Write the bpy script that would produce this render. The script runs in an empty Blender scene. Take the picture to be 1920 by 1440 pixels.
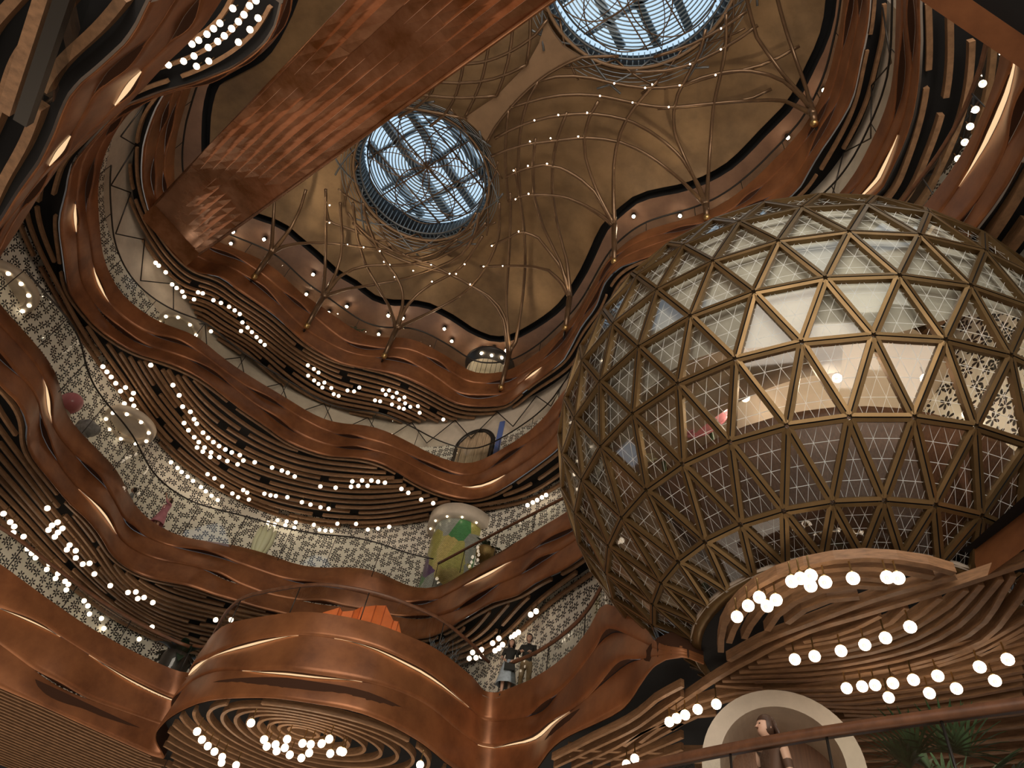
import bpy, bmesh, math, random
import numpy as np
from mathutils import Matrix, Vector
from mathutils.geometry import delaunay_2d_cdt

random.seed(7)
RNG = np.random.RandomState(11)
sc = bpy.context.scene
COL = sc.collection

# ------------------------------------------------------------------ camera, world, exposure
CAM = Vector((0.0, 0.0, 1.5))
cd = bpy.data.cameras.new('camera'); cam = bpy.data.objects.new('camera', cd); COL.objects.link(cam)
cd.sensor_width = 36.0; cd.lens = 25.125; cd.clip_end = 300
ROT = [[0.978275, -0.207311, 0.0], [-0.154374, -0.728471, -0.667457], [0.138371, 0.652957, -0.744648]]
m = Matrix(ROT).to_4x4(); m.translation = CAM
cam.matrix_world = m
sc.camera = cam
w = bpy.data.worlds.new('sky'); sc.world = w; w.use_nodes = True
WB = w.node_tree.nodes['Background']
WB.inputs[0].default_value = (0.72, 0.86, 1.0, 1); WB.inputs[1].default_value = 0.9
sc.view_settings.view_transform = 'Standard'; sc.view_settings.look = 'None'
sc.view_settings.exposure = 0.25; sc.view_settings.gamma = 1.0; sc.view_settings.use_curve_mapping = False
def area(name, loc, target, size, size_y, power, col):
    ld = bpy.data.lights.new(name, 'AREA'); ld.shape = 'RECTANGLE'; ld.size = size; ld.size_y = size_y; ld.energy = power; ld.color = col
    o = bpy.data.objects.new(name, ld); COL.objects.link(o); o.location = loc
    o.rotation_euler = (Vector(target) - Vector(loc)).to_track_quat('-Z', 'Y').to_euler(); return o
# added soft fill lights, standing for the unseen hall behind and ground storey below
area('hall_fill', (-2, -15, 15), (-2, 16, 18), 26, 22, 6400, (1.0, 0.88, 0.74))
area('ground_storey_fill', (-2, 18, 0.5), (-2, 18.01, 20), 40, 24, 1300, (1.0, 0.84, 0.66))
bpy.data.lights['ground_storey_fill'].spread = math.radians(95)
LAMP_E = 4.6      # globe lamps
SPOT_E = 60.0     # ceiling spots

# ------------------------------------------------------------------ materials
MATS = {}
def nt(name):
    mt = bpy.data.materials.new(name); mt.use_nodes = True
    t = mt.node_tree; t.nodes.clear()
    o = t.nodes.new('ShaderNodeOutputMaterial')
    return mt, t, o
def N(t, kind, **kw):
    n = t.nodes.new(kind)
    for k, v in kw.items():
        if k.startswith('i_'): n.inputs[k[2:].replace('_', ' ')].default_value = v
        elif k.startswith('n'): n.inputs[int(k[1:])].default_value = v
        else: setattr(n, k, v)
    return n
def math_(t, op, a, b=None, clamp=False):
    n = t.nodes.new('ShaderNodeMath'); n.operation = op; n.use_clamp = clamp
    for i, x in enumerate((a, b)):
        if x is None: continue
        if isinstance(x, (int, float)): n.inputs[i].default_value = x
        else: t.links.new(x, n.inputs[i])
    return n.outputs[0]
def pbr(name, col, rough=0.5, metal=0.0, var=0.0, scale=3.0, bump=0.0, col2=None, stretch=None, spec=0.5, bscale=None):
    mt, t, o = nt(name)
    b = N(t, 'ShaderNodeBsdfPrincipled'); t.links.new(b.outputs[0], o.inputs[0])
    b.inputs['Roughness'].default_value = rough; b.inputs['Metallic'].default_value = metal
    b.inputs['Specular IOR Level'].default_value = spec
    b.inputs['Base Color'].default_value = (*col, 1)
    if var or col2:
        tc = N(t, 'ShaderNodeTexCoord'); mp = N(t, 'ShaderNodeMapping')
        if stretch: mp.inputs['Scale'].default_value = stretch
        t.links.new(tc.outputs['Object'], mp.inputs[0])
        nz = N(t, 'ShaderNodeTexNoise'); nz.inputs['Scale'].default_value = scale; nz.inputs['Detail'].default_value = 6
        nz.inputs['Roughness'].default_value = 0.65
        t.links.new(mp.outputs[0], nz.inputs[0])
        rp = N(t, 'ShaderNodeValToRGB')
        c2 = col2 or tuple(c * (1 - var) for c in col)
        rp.color_ramp.elements[0].color = (*c2, 1); rp.color_ramp.elements[0].position = 0.33
        rp.color_ramp.elements[1].color = (*(min(1, c * (1 + var)) for c in col), 1); rp.color_ramp.elements[1].position = 0.68
        t.links.new(nz.outputs[0], rp.inputs[0]); t.links.new(rp.outputs[0], b.inputs['Base Color'])
        if bump:
            bp = N(t, 'ShaderNodeBump'); bp.inputs['Strength'].default_value = bump; bp.inputs['Distance'].default_value = 0.02
            t.links.new(nz.outputs[0], bp.inputs['Height']); t.links.new(bp.outputs[0], b.inputs['Normal'])
    MATS[name] = mt
    return mt
def emit(name, col, e):
    mt, t, o = nt(name); n = N(t, 'ShaderNodeEmission'); n.inputs[0].default_value = (*col, 1); n.inputs[1].default_value = e
    t.links.new(n.outputs[0], o.inputs[0]); MATS[name] = mt; return mt
def glass(name, tint=(1, 1, 1), refl=0.05, lo=0.02):
    mt, t, o = nt(name)
    tr = N(t, 'ShaderNodeBsdfTransparent'); tr.inputs[0].default_value = (*tint, 1)
    gl = N(t, 'ShaderNodeBsdfGlossy'); gl.inputs['Roughness'].default_value = lo
    fr = N(t, 'ShaderNodeFresnel'); fr.inputs[0].default_value = 1.5
    mx = N(t, 'ShaderNodeMixShader')
    f = math_(t, 'ADD', fr.outputs[0], refl, True)
    t.links.new(f, mx.inputs[0]); t.links.new(tr.outputs[0], mx.inputs[1]); t.links.new(gl.outputs[0], mx.inputs[2])
    t.links.new(mx.outputs[0], o.inputs[0]); MATS[name] = mt; return mt

pbr('copper', (0.27, 0.108, 0.042), 0.36, 0.45, 0.35, 0.9, 0.0, col2=(0.175, 0.066, 0.027))
pbr('copper_tile', (0.34, 0.165, 0.09), 0.24, 0.6, 0.3, 0.8, 0.0, col2=(0.20, 0.07, 0.016))
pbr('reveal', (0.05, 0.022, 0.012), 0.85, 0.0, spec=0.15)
pbr('wood_slat', (0.27, 0.148, 0.075), 0.55, 0.0, 0.3, 5, 0.0, stretch=(1, 1, 6))
pbr('wood_rail', (0.13, 0.055, 0.026), 0.4, 0.0, 0.3, 6)
pbr('black_void', (0.006, 0.006, 0.007), 0.9)
pbr('dark_metal', (0.05, 0.045, 0.04), 0.4, 0.7)
pbr('bronze_pipe', (0.17, 0.105, 0.06), 0.3, 0.6, 0.2, 2)
pbr('bronze_frame', (0.18, 0.115, 0.05), 0.36, 0.7, 0.15, 2)
pbr('ceiling_bronze', (0.25, 0.155, 0.075), 0.5, 0.35, 0.25, 0.7)
pbr('web_panel', (0.25, 0.155, 0.085), 0.5, 0.3, 0.15, 1)
pbr('corridor_ceiling', (0.26, 0.14, 0.08), 0.5, 0.1, 0.2, 1)
pbr('cream_wall', (0.60, 0.52, 0.42), 0.6, 0, 0.1, 2)
pbr('stone_floor', (0.42, 0.36, 0.30), 0.35, 0, 0.15, 1)
pbr('wood_door', (0.45, 0.33, 0.21), 0.55, 0, 0.35, 3, stretch=(8, 8, 0.6))
pbr('wood_wall', (0.22, 0.10, 0.05), 0.45, 0, 0.25, 4, stretch=(10, 10, 0.5))
pbr('steel_fin', (0.34, 0.42, 0.48), 0.35, 0.6)
pbr('steel_beam', (0.16, 0.17, 0.18), 0.45, 0.6)
pbr('brass', (0.55, 0.38, 0.16), 0.3, 0.9, 0.2, 6)
pbr('liner', (0.74, 0.70, 0.61), 0.6, 0, 0.06, 1)
pbr('inner_wall', (0.36, 0.22, 0.13), 0.5, 0, 0.5, 0.8, col2=(0.55, 0.45, 0.33))
pbr('beige', (0.62, 0.52, 0.40), 0.6, 0, 0.08, 2)
pbr('skin', (0.62, 0.38, 0.27), 0.5)
pbr('hair', (0.018, 0.012, 0.01), 0.45)
pbr('hair_brown', (0.06, 0.03, 0.018), 0.45)
pbr('leaf', (0.05, 0.11, 0.045), 0.45, 0, 0.4, 8)
pbr('leaf_dark', (0.025, 0.05, 0.028), 0.4, 0, 0.4, 8)
pbr('pot_dark', (0.03, 0.025, 0.02), 0.5)
pbr('soil', (0.03, 0.02, 0.015), 0.9)
pbr('gold_pot', (0.42, 0.29, 0.11), 0.35, 0.7, 0.35, 30, 0.6)
pbr('white_cloth', (0.75, 0.75, 0.78), 0.7)
pbr('pink_cloth', (0.62, 0.24, 0.30), 0.7, 0, 0.2, 5)
pbr('black_cloth', (0.02, 0.02, 0.016), 0.7)
pbr('denim_pale', (0.42, 0.50, 0.56), 0.7, 0, 0.25, 6)
pbr('tan_cloth', (0.42, 0.29, 0.14), 0.7, 0, 0.15, 5)
pbr('brown_cloth', (0.10, 0.05, 0.03), 0.7)
pbr('pale_yellow', (0.86, 0.84, 0.58), 0.4)
pbr('orange_paint', (0.85, 0.20, 0.05), 0.45, 0, 0.12, 3)
pbr('orange_dark', (0.55, 0.12, 0.03), 0.45)
pbr('pink_gloss', (0.75, 0.27, 0.32), 0.2, 0.0)
pbr('grey_stone', (0.30, 0.31, 0.31), 0.5, 0, 0.5, 4)
pbr('night_blue', (0.10, 0.16, 0.42), 0.3)
glass('rail_glass', (0.93, 0.96, 0.94), 0.02, 0.01)
glass('sky_glass', (0.80, 0.92, 0.98), 0.03, 0.01)
emit('slot_glow', (1.0, 0.66, 0.36), 0.85)
emit('lip_glow', (1.0, 0.56, 0.32), 0.42)
emit('spot_bulb', (1.0, 0.80, 0.56), SPOT_E)
emit('net_light', (1.0, 0.85, 0.65), 30)
pbr('booth_panel', (0.85, 0.72, 0.50), 0.5)
emit('booth_light', (1.0, 0.80, 0.52), 3.0)

def lamp_material():
    mt, t, o = nt('lamp_globe')
    tc = N(t, 'ShaderNodeTexCoord'); wv = N(t, 'ShaderNodeTexWave'); wv.inputs['Scale'].default_value = 14
    wv.bands_direction = 'DIAGONAL'
    t.links.new(tc.outputs['Object'], wv.inputs[0])
    s = math_(t, 'MULTIPLY_ADD', wv.outputs['Fac'], 1.3)
    s.node.inputs[2].default_value = 0.25
    e = N(t, 'ShaderNodeEmission'); e.inputs[0].default_value = (1.0, 0.80, 0.58, 1)
    t.links.new(math_(t, 'MULTIPLY', s, LAMP_E), e.inputs[1])
    t.links.new(e.outputs[0], o.inputs[0]); MATS['lamp_globe'] = mt
lamp_material()

def perforated_material():
    # cream panels pierced with round flowers of black petals; the UV is in metres
    mt, t, o = nt('perforated_panel')
    b = N(t, 'ShaderNodeBsdfPrincipled'); b.inputs['Roughness'].default_value = 0.55
    uv = N(t, 'ShaderNodeUVMap'); uv.uv_map = 'UVMap'
    total = None
    for scale, seed, petals in ((3.3, 0.0, 3.0),):
        mp = N(t, 'ShaderNodeMapping'); mp.inputs['Location'].default_value = (seed, seed * 1.7, 0)
        mp.inputs['Scale'].default_value = (scale, scale, 1)
        t.links.new(uv.outputs[0], mp.inputs[0])
        vo = N(t, 'ShaderNodeTexVoronoi'); vo.voronoi_dimensions = '2D'; vo.inputs['Scale'].default_value = 1.0
        vo.inputs['Randomness'].default_value = 0.6
        t.links.new(mp.outputs[0], vo.inputs['Vector'])
        sb = N(t, 'ShaderNodeVectorMath'); sb.operation = 'SUBTRACT'
        t.links.new(mp.outputs[0], sb.inputs[0]); t.links.new(vo.outputs['Position'], sb.inputs[1])
        sp = N(t, 'ShaderNodeSeparateXYZ'); t.links.new(sb.outputs[0], sp.inputs[0])
        ang = math_(t, 'ARCTAN2', sp.outputs[1], sp.outputs[0])
        pet = math_(t, 'ABSOLUTE', math_(t, 'COSINE', math_(t, 'MULTIPLY', ang, petals)))
        r = vo.outputs['Distance']
        # petal: long lobes between r=.1 and r=.42
        lobe = math_(t, 'MULTIPLY', math_(t, 'POWER', math_(t, 'MAXIMUM', math_(t, 'SUBTRACT', pet, 0.22), 0.0), 0.6), 0.56)
        inside = math_(t, 'LESS_THAN', r, lobe)
        outc = math_(t, 'GREATER_THAN', r, 0.09)
        hole = math_(t, 'MULTIPLY', inside, outc)
        total = hole if total is None else math_(t, 'MAXIMUM', total, hole)
    mx = N(t, 'ShaderNodeMix'); mx.data_type = 'RGBA'
    mx.inputs[6].default_value = (0.80, 0.76, 0.66, 1); mx.inputs[7].default_value = (0.012, 0.011, 0.010, 1)
    t.links.new(total, mx.inputs[0]); t.links.new(mx.outputs[2], b.inputs['Base Color'])
    t.links.new(b.outputs[0], o.inputs[0]); MATS['perforated_panel'] = mt
perforated_material()

def etched_material():
    # clear glass with white etched lines running parallel to the three edges and across them
    mt, t, o = nt('etched_glass')
    uv = N(t, 'ShaderNodeUVMap'); uv.uv_map = 'UVMap'
    sp = N(t, 'ShaderNodeSeparateXYZ'); t.links.new(uv.outputs[0], sp.inputs[0])
    a, b_ = sp.outputs[0], sp.outputs[1]
    c = math_(t, 'SUBTRACT', 1.0, math_(t, 'ADD', a, b_))
    tot = None
    def line(x, k, wdt):
        fr = math_(t, 'FRACT', math_(t, 'ADD', math_(t, 'MULTIPLY', x, k), 0.5))
        return math_(t, 'LESS_THAN', math_(t, 'ABSOLUTE', math_(t, 'SUBTRACT', fr, 0.5)), wdt)
    for x, k, wd in ((a, 4.0, 0.016), (b_, 4.0, 0.016), (c, 4.0, 0.016)):
        l = line(x, k, wd)
        tot = l if tot is None else math_(t, 'MAXIMUM', tot, l)
    tr = N(t, 'ShaderNodeBsdfTransparent'); tr.inputs[0].default_value = (0.90, 0.93, 0.92, 1)
    gl = N(t, 'ShaderNodeBsdfGlossy'); gl.inputs['Roughness'].default_value = 0.03
    fr = N(t, 'ShaderNodeFresnel'); fr.inputs[0].default_value = 1.5
    m1 = N(t, 'ShaderNodeMixShader'); t.links.new(math_(t, 'ADD', fr.outputs[0], 0.06, True), m1.inputs[0])
    t.links.new(tr.outputs[0], m1.inputs[1]); t.links.new(gl.outputs[0], m1.inputs[2])
    df = N(t, 'ShaderNodeBsdfDiffuse'); df.inputs[0].default_value = (0.88, 0.92, 0.92, 1)
    tl = N(t, 'ShaderNodeBsdfTranslucent'); tl.inputs[0].default_value = (0.88, 0.92, 0.92, 1)
    m2 = N(t, 'ShaderNodeMixShader'); m2.inputs[0].default_value = 0.4
    t.links.new(df.outputs[0], m2.inputs[1]); t.links.new(tl.outputs[0], m2.inputs[2])
    m3 = N(t, 'ShaderNodeMixShader'); t.links.new(tot, m3.inputs[0]); t.links.new(m1.outputs[0], m3.inputs[1]); t.links.new(m2.outputs[0], m3.inputs[2])
    t.links.new(m3.outputs[0], o.inputs[0]); MATS['etched_glass'] = mt
etched_material()

def mosaic_material():
    # pillar clad in bright glass triangles
    mt, t, o = nt('mosaic')
    b = N(t, 'ShaderNodeBsdfPrincipled'); b.inputs['Roughness'].default_value = 0.3
    uv = N(t, 'ShaderNodeUVMap'); uv.uv_map = 'UVMap'
    mp = N(t, 'ShaderNodeMapping'); mp.inputs['Scale'].default_value = (0.75, 0.55, 1); mp.inputs['Rotation'].default_value = (0, 0, 0.5)
    t.links.new(uv.outputs[0], mp.inputs[0])
    vo = N(t, 'ShaderNodeTexVoronoi'); vo.voronoi_dimensions = '2D'; vo.inputs['Scale'].default_value = 1.9; vo.distance = 'MANHATTAN'
    t.links.new(mp.outputs[0], vo.inputs['Vector'])
    sp = N(t, 'ShaderNodeSeparateColor'); t.links.new(vo.outputs['Color'], sp.inputs[0])
    rp = N(t, 'ShaderNodeValToRGB'); rp.color_ramp.interpolation = 'CONSTANT'
    cols = [(0.0, (0.55, 0.52, 0.16)), (0.2, (0.62, 0.10, 0.12)), (0.36, (0.10, 0.33, 0.12)), (0.5, (0.66, 0.55, 0.20)), (0.68, (0.16, 0.08, 0.22)), (0.8, (0.40, 0.43, 0.38))]
    while len(rp.color_ramp.elements) < len(cols): rp.color_ramp.elements.new(0.5)
    for e, (p, c) in zip(rp.color_ramp.elements, cols): e.position = p; e.color = (*c, 1)
    t.links.new(sp.outputs[0], rp.inputs[0])
    br = N(t, 'ShaderNodeTexBrick'); br.inputs['Scale'].default_value = 6.0; br.inputs['Mortar Size'].default_value = 0.03
    t.links.new(uv.outputs[0], br.inputs['Vector'])
    br.inputs['Color1'].default_value = (1, 1, 1, 1); br.inputs['Color2'].default_value = (0.75, 0.75, 0.75, 1); br.inputs['Mortar'].default_value = (0.25, 0.25, 0.25, 1)
    mx = N(t, 'ShaderNodeMix'); mx.data_type = 'RGBA'; mx.blend_type = 'MULTIPLY'; mx.inputs[0].default_value = 1
    t.links.new(rp.outputs[0], mx.inputs[6]); t.links.new(br.outputs[0], mx.inputs[7])
    t.links.new(mx.outputs[2], b.inputs['Base Color']); t.links.new(b.outputs[0], o.inputs[0]); MATS['mosaic'] = mt
mosaic_material()

# ------------------------------------------------------------------ mesh helpers
def mesh(name, V, Fc, mat, smooth=True, uv=None, mats=None, fm=None):
    me = bpy.data.meshes.new(name)
    me.from_pydata([tuple(map(float, v)) for v in V], [], [tuple(int(i) for i in f) for f in Fc])
    for x in (mats or [mat]): me.materials.append(MATS[x])
    if fm is not None: me.polygons.foreach_set('material_index', np.array(fm, np.int32))
    if smooth: me.polygons.foreach_set('use_smooth', np.ones(len(me.polygons), bool))
    if uv is not None:
        l = me.uv_layers.new(name='UVMap')
        idx = np.zeros(len(me.loops), np.int32); me.loops.foreach_get('vertex_index', idx)
        l.data.foreach_set('uv', np.asarray(uv, np.float32)[idx].ravel())
    me.update()
    return me
def link(name, me, parent=None, loc=None):
    o = bpy.data.objects.new(name, me); COL.objects.link(o)
    if parent is not None: o.parent = parent
    if loc is not None: o.location = loc
    return o
def obj(name, V, Fc, mat, parent=None, **kw): return link(name, mesh(name, V, Fc, mat, **kw), parent)
def tag(o, label=None, cat=None, group=None, kind=None):
    if label: o['label'] = label
    if cat: o['category'] = cat
    if group: o['group'] = group
    if kind: o['kind'] = kind
    return o
def empty(name, loc=(0, 0, 0), **kw):
    o = bpy.data.objects.new(name, None); COL.objects.link(o); o.location = loc; o.empty_display_size = 0.2
    return tag(o, **kw)
class MB:
    def __init__(s): s.V = []; s.F = []; s.M = []; s.n = 0
    def add(s, V, Fc, mi=0):
        V = np.asarray(V, float); s.V.append(V); s.F += [tuple(i + s.n for i in f) for f in Fc]; s.M += [mi] * len(Fc); s.n += len(V)
    def build(s, name, mat, parent=None, smooth=True, mats=None):
        return obj(name, np.vstack(s.V), s.F, mat, parent, smooth=smooth, mats=mats, fm=s.M if mats else None)
def grid(rows):
    # rows: list of (n,3) arrays -> verts, quads
    R_ = len(rows); n = len(rows[0]); V = np.vstack(rows)
    Fc = [(r * n + i, r * n + i + 1, (r + 1) * n + i + 1, (r + 1) * n + i) for r in range(R_ - 1) for i in range(n - 1)]
    return V, Fc
def frames(P, closed=False):
    P = np.asarray(P, float)
    T = np.gradient(P, axis=0) if not closed else np.roll(P, -1, 0) - np.roll(P, 1, 0)
    T /= np.maximum(np.linalg.norm(T, axis=1), 1e-9)[:, None]
    ref = np.array([0, 0, 1.0])
    A = np.cross(T, ref); bad = np.linalg.norm(A, axis=1) < 0.05
    A[bad] = np.cross(T[bad], np.array([1.0, 0, 0]))
    A /= np.linalg.norm(A, axis=1)[:, None]
    B = np.cross(A, T)
    return T, A, B
def tube(P, r, k=8, closed=False):
    P = np.asarray(P, float); n = len(P); T, A, B = frames(P, closed)
    rr = np.broadcast_to(np.asarray(r, float), (n,))
    ang = np.arange(k) * 2 * math.pi / k
    V = (P[:, None, :] + rr[:, None, None] * (np.cos(ang)[None, :, None] * A[:, None, :] + np.sin(ang)[None, :, None] * B[:, None, :])).reshape(-1, 3)
    m_ = n if closed else n - 1
    Fc = [(i * k + j, i * k + (j + 1) % k, ((i + 1) % n) * k + (j + 1) % k, ((i + 1) % n) * k + j) for i in range(m_) for j in range(k)]
    if not closed: Fc += [tuple(range(k - 1, -1, -1)), tuple(range((n - 1) * k, n * k))]
    return V, Fc
def bar(P, wdt, h, closed=False):
    # rectangular bar swept along P: width in plan, height up from P
    P = np.asarray(P, float); n = len(P); T, A, B = frames(P, closed)
    A = np.c_[A[:, :2], np.zeros(n)]; A /= np.maximum(np.linalg.norm(A, axis=1), 1e-6)[:, None]
    Zv = np.array([0, 0, 1.0])
    V = np.stack([P - A * wdt / 2, P + A * wdt / 2, P + A * wdt / 2 + Zv * h, P - A * wdt / 2 + Zv * h], 1).reshape(-1, 3)
    m_ = n if closed else n - 1
    Fc = [(i * 4 + j, i * 4 + (j + 1) % 4, ((i + 1) % n) * 4 + (j + 1) % 4, ((i + 1) % n) * 4 + j) for i in range(m_) for j in range(4)]
    if not closed: Fc += [(3, 2, 1, 0), tuple((n - 1) * 4 + j for j in range(4))]
    return V, Fc
def box(c, s, rz=0.0):
    x, y, z = (v / 2 for v in s)
    V = np.array([(-x, -y, -z), (x, -y, -z), (x, y, -z), (-x, y, -z), (-x, -y, z), (x, -y, z), (x, y, z), (-x, y, z)])
    c_, s_ = math.cos(rz), math.sin(rz)
    V = V @ np.array([[c_, s_, 0], [-s_, c_, 0], [0, 0, 1]]) + np.array(c, float)
    return V, [(0, 3, 2, 1), (4, 5, 6, 7), (0, 1, 5, 4), (1, 2, 6, 5), (2, 3, 7, 6), (3, 0, 4, 7)]
def lathe(prof, k=20, c=(0, 0, 0)):
    n = len(prof); V = [(c[0] + r * math.cos(2 * math.pi * j / k), c[1] + r * math.sin(2 * math.pi * j / k), c[2] + z) for r, z in prof for j in range(k)]
    Fc = [(i * k + j, i * k + (j + 1) % k, (i + 1) * k + (j + 1) % k, (i + 1) * k + j) for i in range(n - 1) for j in range(k)]
    return np.array(V), Fc
def uvsphere(c, r, k=16, n=9, sx=1, sy=1, sz=1):
    prof = [(r * math.sin(math.pi * i / n), -r * math.cos(math.pi * i / n)) for i in range(n + 1)]
    V, Fc = lathe(prof, k); return V * np.array([sx, sy, sz]) + np.array(c, float), Fc
def arclen(P): return np.r_[0, np.cumsum(np.linalg.norm(np.diff(P, axis=0), axis=1))]
def resample(P, step=None, n=None):
    P = np.asarray(P, float); d = arclen(P)
    if n is None: n = max(2, int(d[-1] / step) + 1)
    s = np.linspace(0, d[-1], n)
    return np.stack([np.interp(s, d, P[:, k]) for k in range(P.shape[1])], 1)
def lift(P, z): return np.c_[np.asarray(P, float)[:, :2], np.full(len(P), z)]
def in_poly(P, Q):
    P = np.atleast_2d(P); x, y = P[:, 0], P[:, 1]; c = np.zeros(len(P), bool); n = len(Q)
    for i in range(n):
        x1, y1 = Q[i][:2]; x2, y2 = Q[(i + 1) % n][:2]
        if y1 == y2: continue
        k = ((y1 > y) != (y2 > y)) & (x < (x2 - x1) * (y - y1) / (y2 - y1) + x1); c ^= k
    return c

# ------------------------------------------------------------------ traced plan curves (metres, x right, y away from the camera)
TOP5 = [(-14.07,11.11),(-14.19,11.39),(-14.37,11.81),(-14.55,12.22),(-14.74,12.63),(-14.92,13.05),(-15.09,13.46),(-15.26,13.88),(-15.4,14.31),(-15.52,14.74),(-15.63,15.18),(-15.71,15.63),(-15.76,16.08),(-15.77,16.53),(-15.74,16.97),(-15.64,17.41),(-15.45,17.81),(-15.17,18.16),(-14.84,18.45),(-14.45,18.66),(-14.03,18.81),(-13.59,18.92),(-13.15,19.01),(-12.71,19.11),(-12.28,19.25),(-11.88,19.45),(-11.51,19.7),(-11.18,20.01),(-10.85,20.32),(-10.51,20.61),(-10.13,20.85),(-9.74,21.07),(-9.35,21.3),(-8.97,21.55),(-8.59,21.78),(-8.2,22.01),(-7.79,22.2),(-7.36,22.31),(-6.92,22.32),(-6.48,22.25),(-6.05,22.13),(-5.61,22.03),(-5.17,22.01),(-4.73,22.07),(-4.3,22.2),(-3.88,22.37),(-3.46,22.55),(-3.06,22.75),(-2.67,22.97),(-2.27,23.16),(-1.85,23.23),(-1.42,23.17),(-0.99,23.03),(-0.59,22.83),(-0.23,22.57),(0.09,22.25),(0.38,21.9),(0.64,21.54),(0.89,21.16),(1.11,20.77),(1.32,20.37),(1.53,19.97),(1.73,19.56),(1.91,19.15),(2.07,18.73),(2.2,18.29),(2.31,17.86),(2.4,17.41),(2.49,16.97),(2.58,16.53),(2.68,16.09),(2.81,15.66),(2.98,15.24),(3.2,14.85),(3.45,14.47),(3.73,14.13),(4.06,13.82),(4.43,13.57),(4.82,13.33),(5.21,13.1),(5.59,12.86),(5.95,12.59),(6.29,12.29),(6.59,11.96),(6.86,11.6),(7.09,11.22),(7.31,10.82),(7.51,10.41),(7.69,10),(7.88,9.59),(8.05,9.17),(8.19,8.75),(8.27,8.31),(8.31,7.86),(8.32,7.41),(8.29,6.96),(8.22,6.51),(8.13,6.07),(8.04,5.63),(7.92,5.19),(7.78,4.76),(7.62,4.34),(7.45,3.92),(7.33,3.65)]
BOT5 = [(-14.07,11.21),(-14.23,11.45),(-14.44,11.76),(-14.67,12.17),(-14.89,12.6),(-15.09,13.03),(-15.26,13.45),(-15.38,13.88),(-15.49,14.32),(-15.57,14.76),(-15.61,15.21),(-15.6,15.65),(-15.57,16.08),(-15.5,16.5),(-15.41,16.9),(-15.29,17.27),(-15.14,17.64),(-14.95,18),(-14.68,18.31),(-14.35,18.6),(-13.95,18.75),(-13.5,18.72),(-13.05,18.7),(-12.65,18.9),(-12.31,19.19),(-11.93,19.42),(-11.54,19.65),(-11.16,19.89),(-10.78,20.14),(-10.44,20.43),(-10.11,20.75),(-9.79,21.06),(-9.45,21.36),(-9.08,21.61),(-8.69,21.83),(-8.28,22.02),(-7.85,22.16),(-7.41,22.2),(-6.96,22.19),(-6.51,22.16),(-6.06,22.15),(-5.61,22.13),(-5.17,22.16),(-4.75,22.24),(-4.34,22.36),(-3.94,22.49),(-3.55,22.66),(-3.15,22.83),(-2.75,23.01),(-2.33,23.14),(-1.88,23.14),(-1.44,23.07),(-1.01,22.94),(-0.58,22.79),(-0.17,22.62),(0.14,22.3),(0.37,21.92),(0.6,21.53),(0.84,21.15),(1.08,20.77),(1.32,20.39),(1.55,20),(1.76,19.6),(1.95,19.19),(2.04,18.75),(2.12,18.31),(2.19,17.86),(2.27,17.42),(2.4,16.97),(2.55,16.53),(2.65,16.06),(2.66,15.57),(2.7,15.08),(2.87,14.62),(3.14,14.21),(3.53,13.93),(3.92,13.67),(4.29,13.39),(4.65,13.12),(5.01,12.85),(5.38,12.58),(5.74,12.31),(6.09,12.03),(6.44,11.75),(6.79,11.46),(7.12,11.16),(7.44,10.84),(7.73,10.5),(7.99,10.13),(8.15,9.71),(8.18,9.26),(8.22,8.81),(8.28,8.35),(8.37,7.89),(8.44,7.42),(8.48,6.94),(8.44,6.47),(8.33,6.02),(8.2,5.57),(8.09,5.12),(7.97,4.69),(7.83,4.3),(7.7,4.01),(7.61,3.79)]
OUT5 = [(-14.8,11.29),(-14.89,11.47),(-15.02,11.72),(-15.17,12.03),(-15.35,12.41),(-15.53,12.83),(-15.72,13.27),(-15.9,13.74),(-16.07,14.22),(-16.21,14.71),(-16.32,15.2),(-16.4,15.7),(-16.42,16.21),(-16.4,16.72),(-16.32,17.24),(-16.17,17.77),(-15.98,18.29),(-15.75,18.81),(-15.49,19.33),(-15.22,19.84),(-14.94,20.33),(-14.66,20.8),(-14.39,21.23),(-14.12,21.64),(-13.85,22.01),(-13.57,22.35),(-13.28,22.66),(-12.97,22.96),(-12.64,23.24),(-12.28,23.51),(-11.88,23.78),(-11.44,24.03),(-10.96,24.28),(-10.44,24.52),(-9.89,24.74),(-9.32,24.93),(-8.74,25.1),(-8.17,25.24),(-7.62,25.34),(-7.1,25.41),(-6.6,25.45),(-6.13,25.45),(-5.68,25.42),(-5.24,25.36),(-4.81,25.28),(-4.36,25.18),(-3.9,25.05),(-3.43,24.89),(-2.94,24.71),(-2.44,24.5),(-1.93,24.26),(-1.43,24),(-0.94,23.71),(-0.47,23.39),(-0.02,23.06),(0.4,22.71),(0.79,22.34),(1.15,21.97),(1.47,21.59),(1.76,21.2),(2.02,20.8),(2.26,20.4),(2.48,20),(2.68,19.61),(2.87,19.21),(3.05,18.82),(3.23,18.44),(3.42,18.07),(3.62,17.71),(3.82,17.36),(4.04,17.02),(4.26,16.68),(4.48,16.35),(4.72,16.03),(4.95,15.7),(5.19,15.38),(5.44,15.06),(5.68,14.73),(5.93,14.4),(6.18,14.07),(6.44,13.72),(6.7,13.37),(6.97,13),(7.24,12.61),(7.52,12.21),(7.8,11.79),(8.07,11.36),(8.33,10.91),(8.57,10.45),(8.79,9.97),(8.96,9.49),(9.09,8.99),(9.18,8.49),(9.23,7.99),(9.24,7.48),(9.2,6.98),(9.13,6.48),(9.02,6),(8.9,5.55),(8.76,5.13),(8.62,4.76),(8.5,4.45),(8.4,4.21),(8.32,4.04)]
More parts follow.
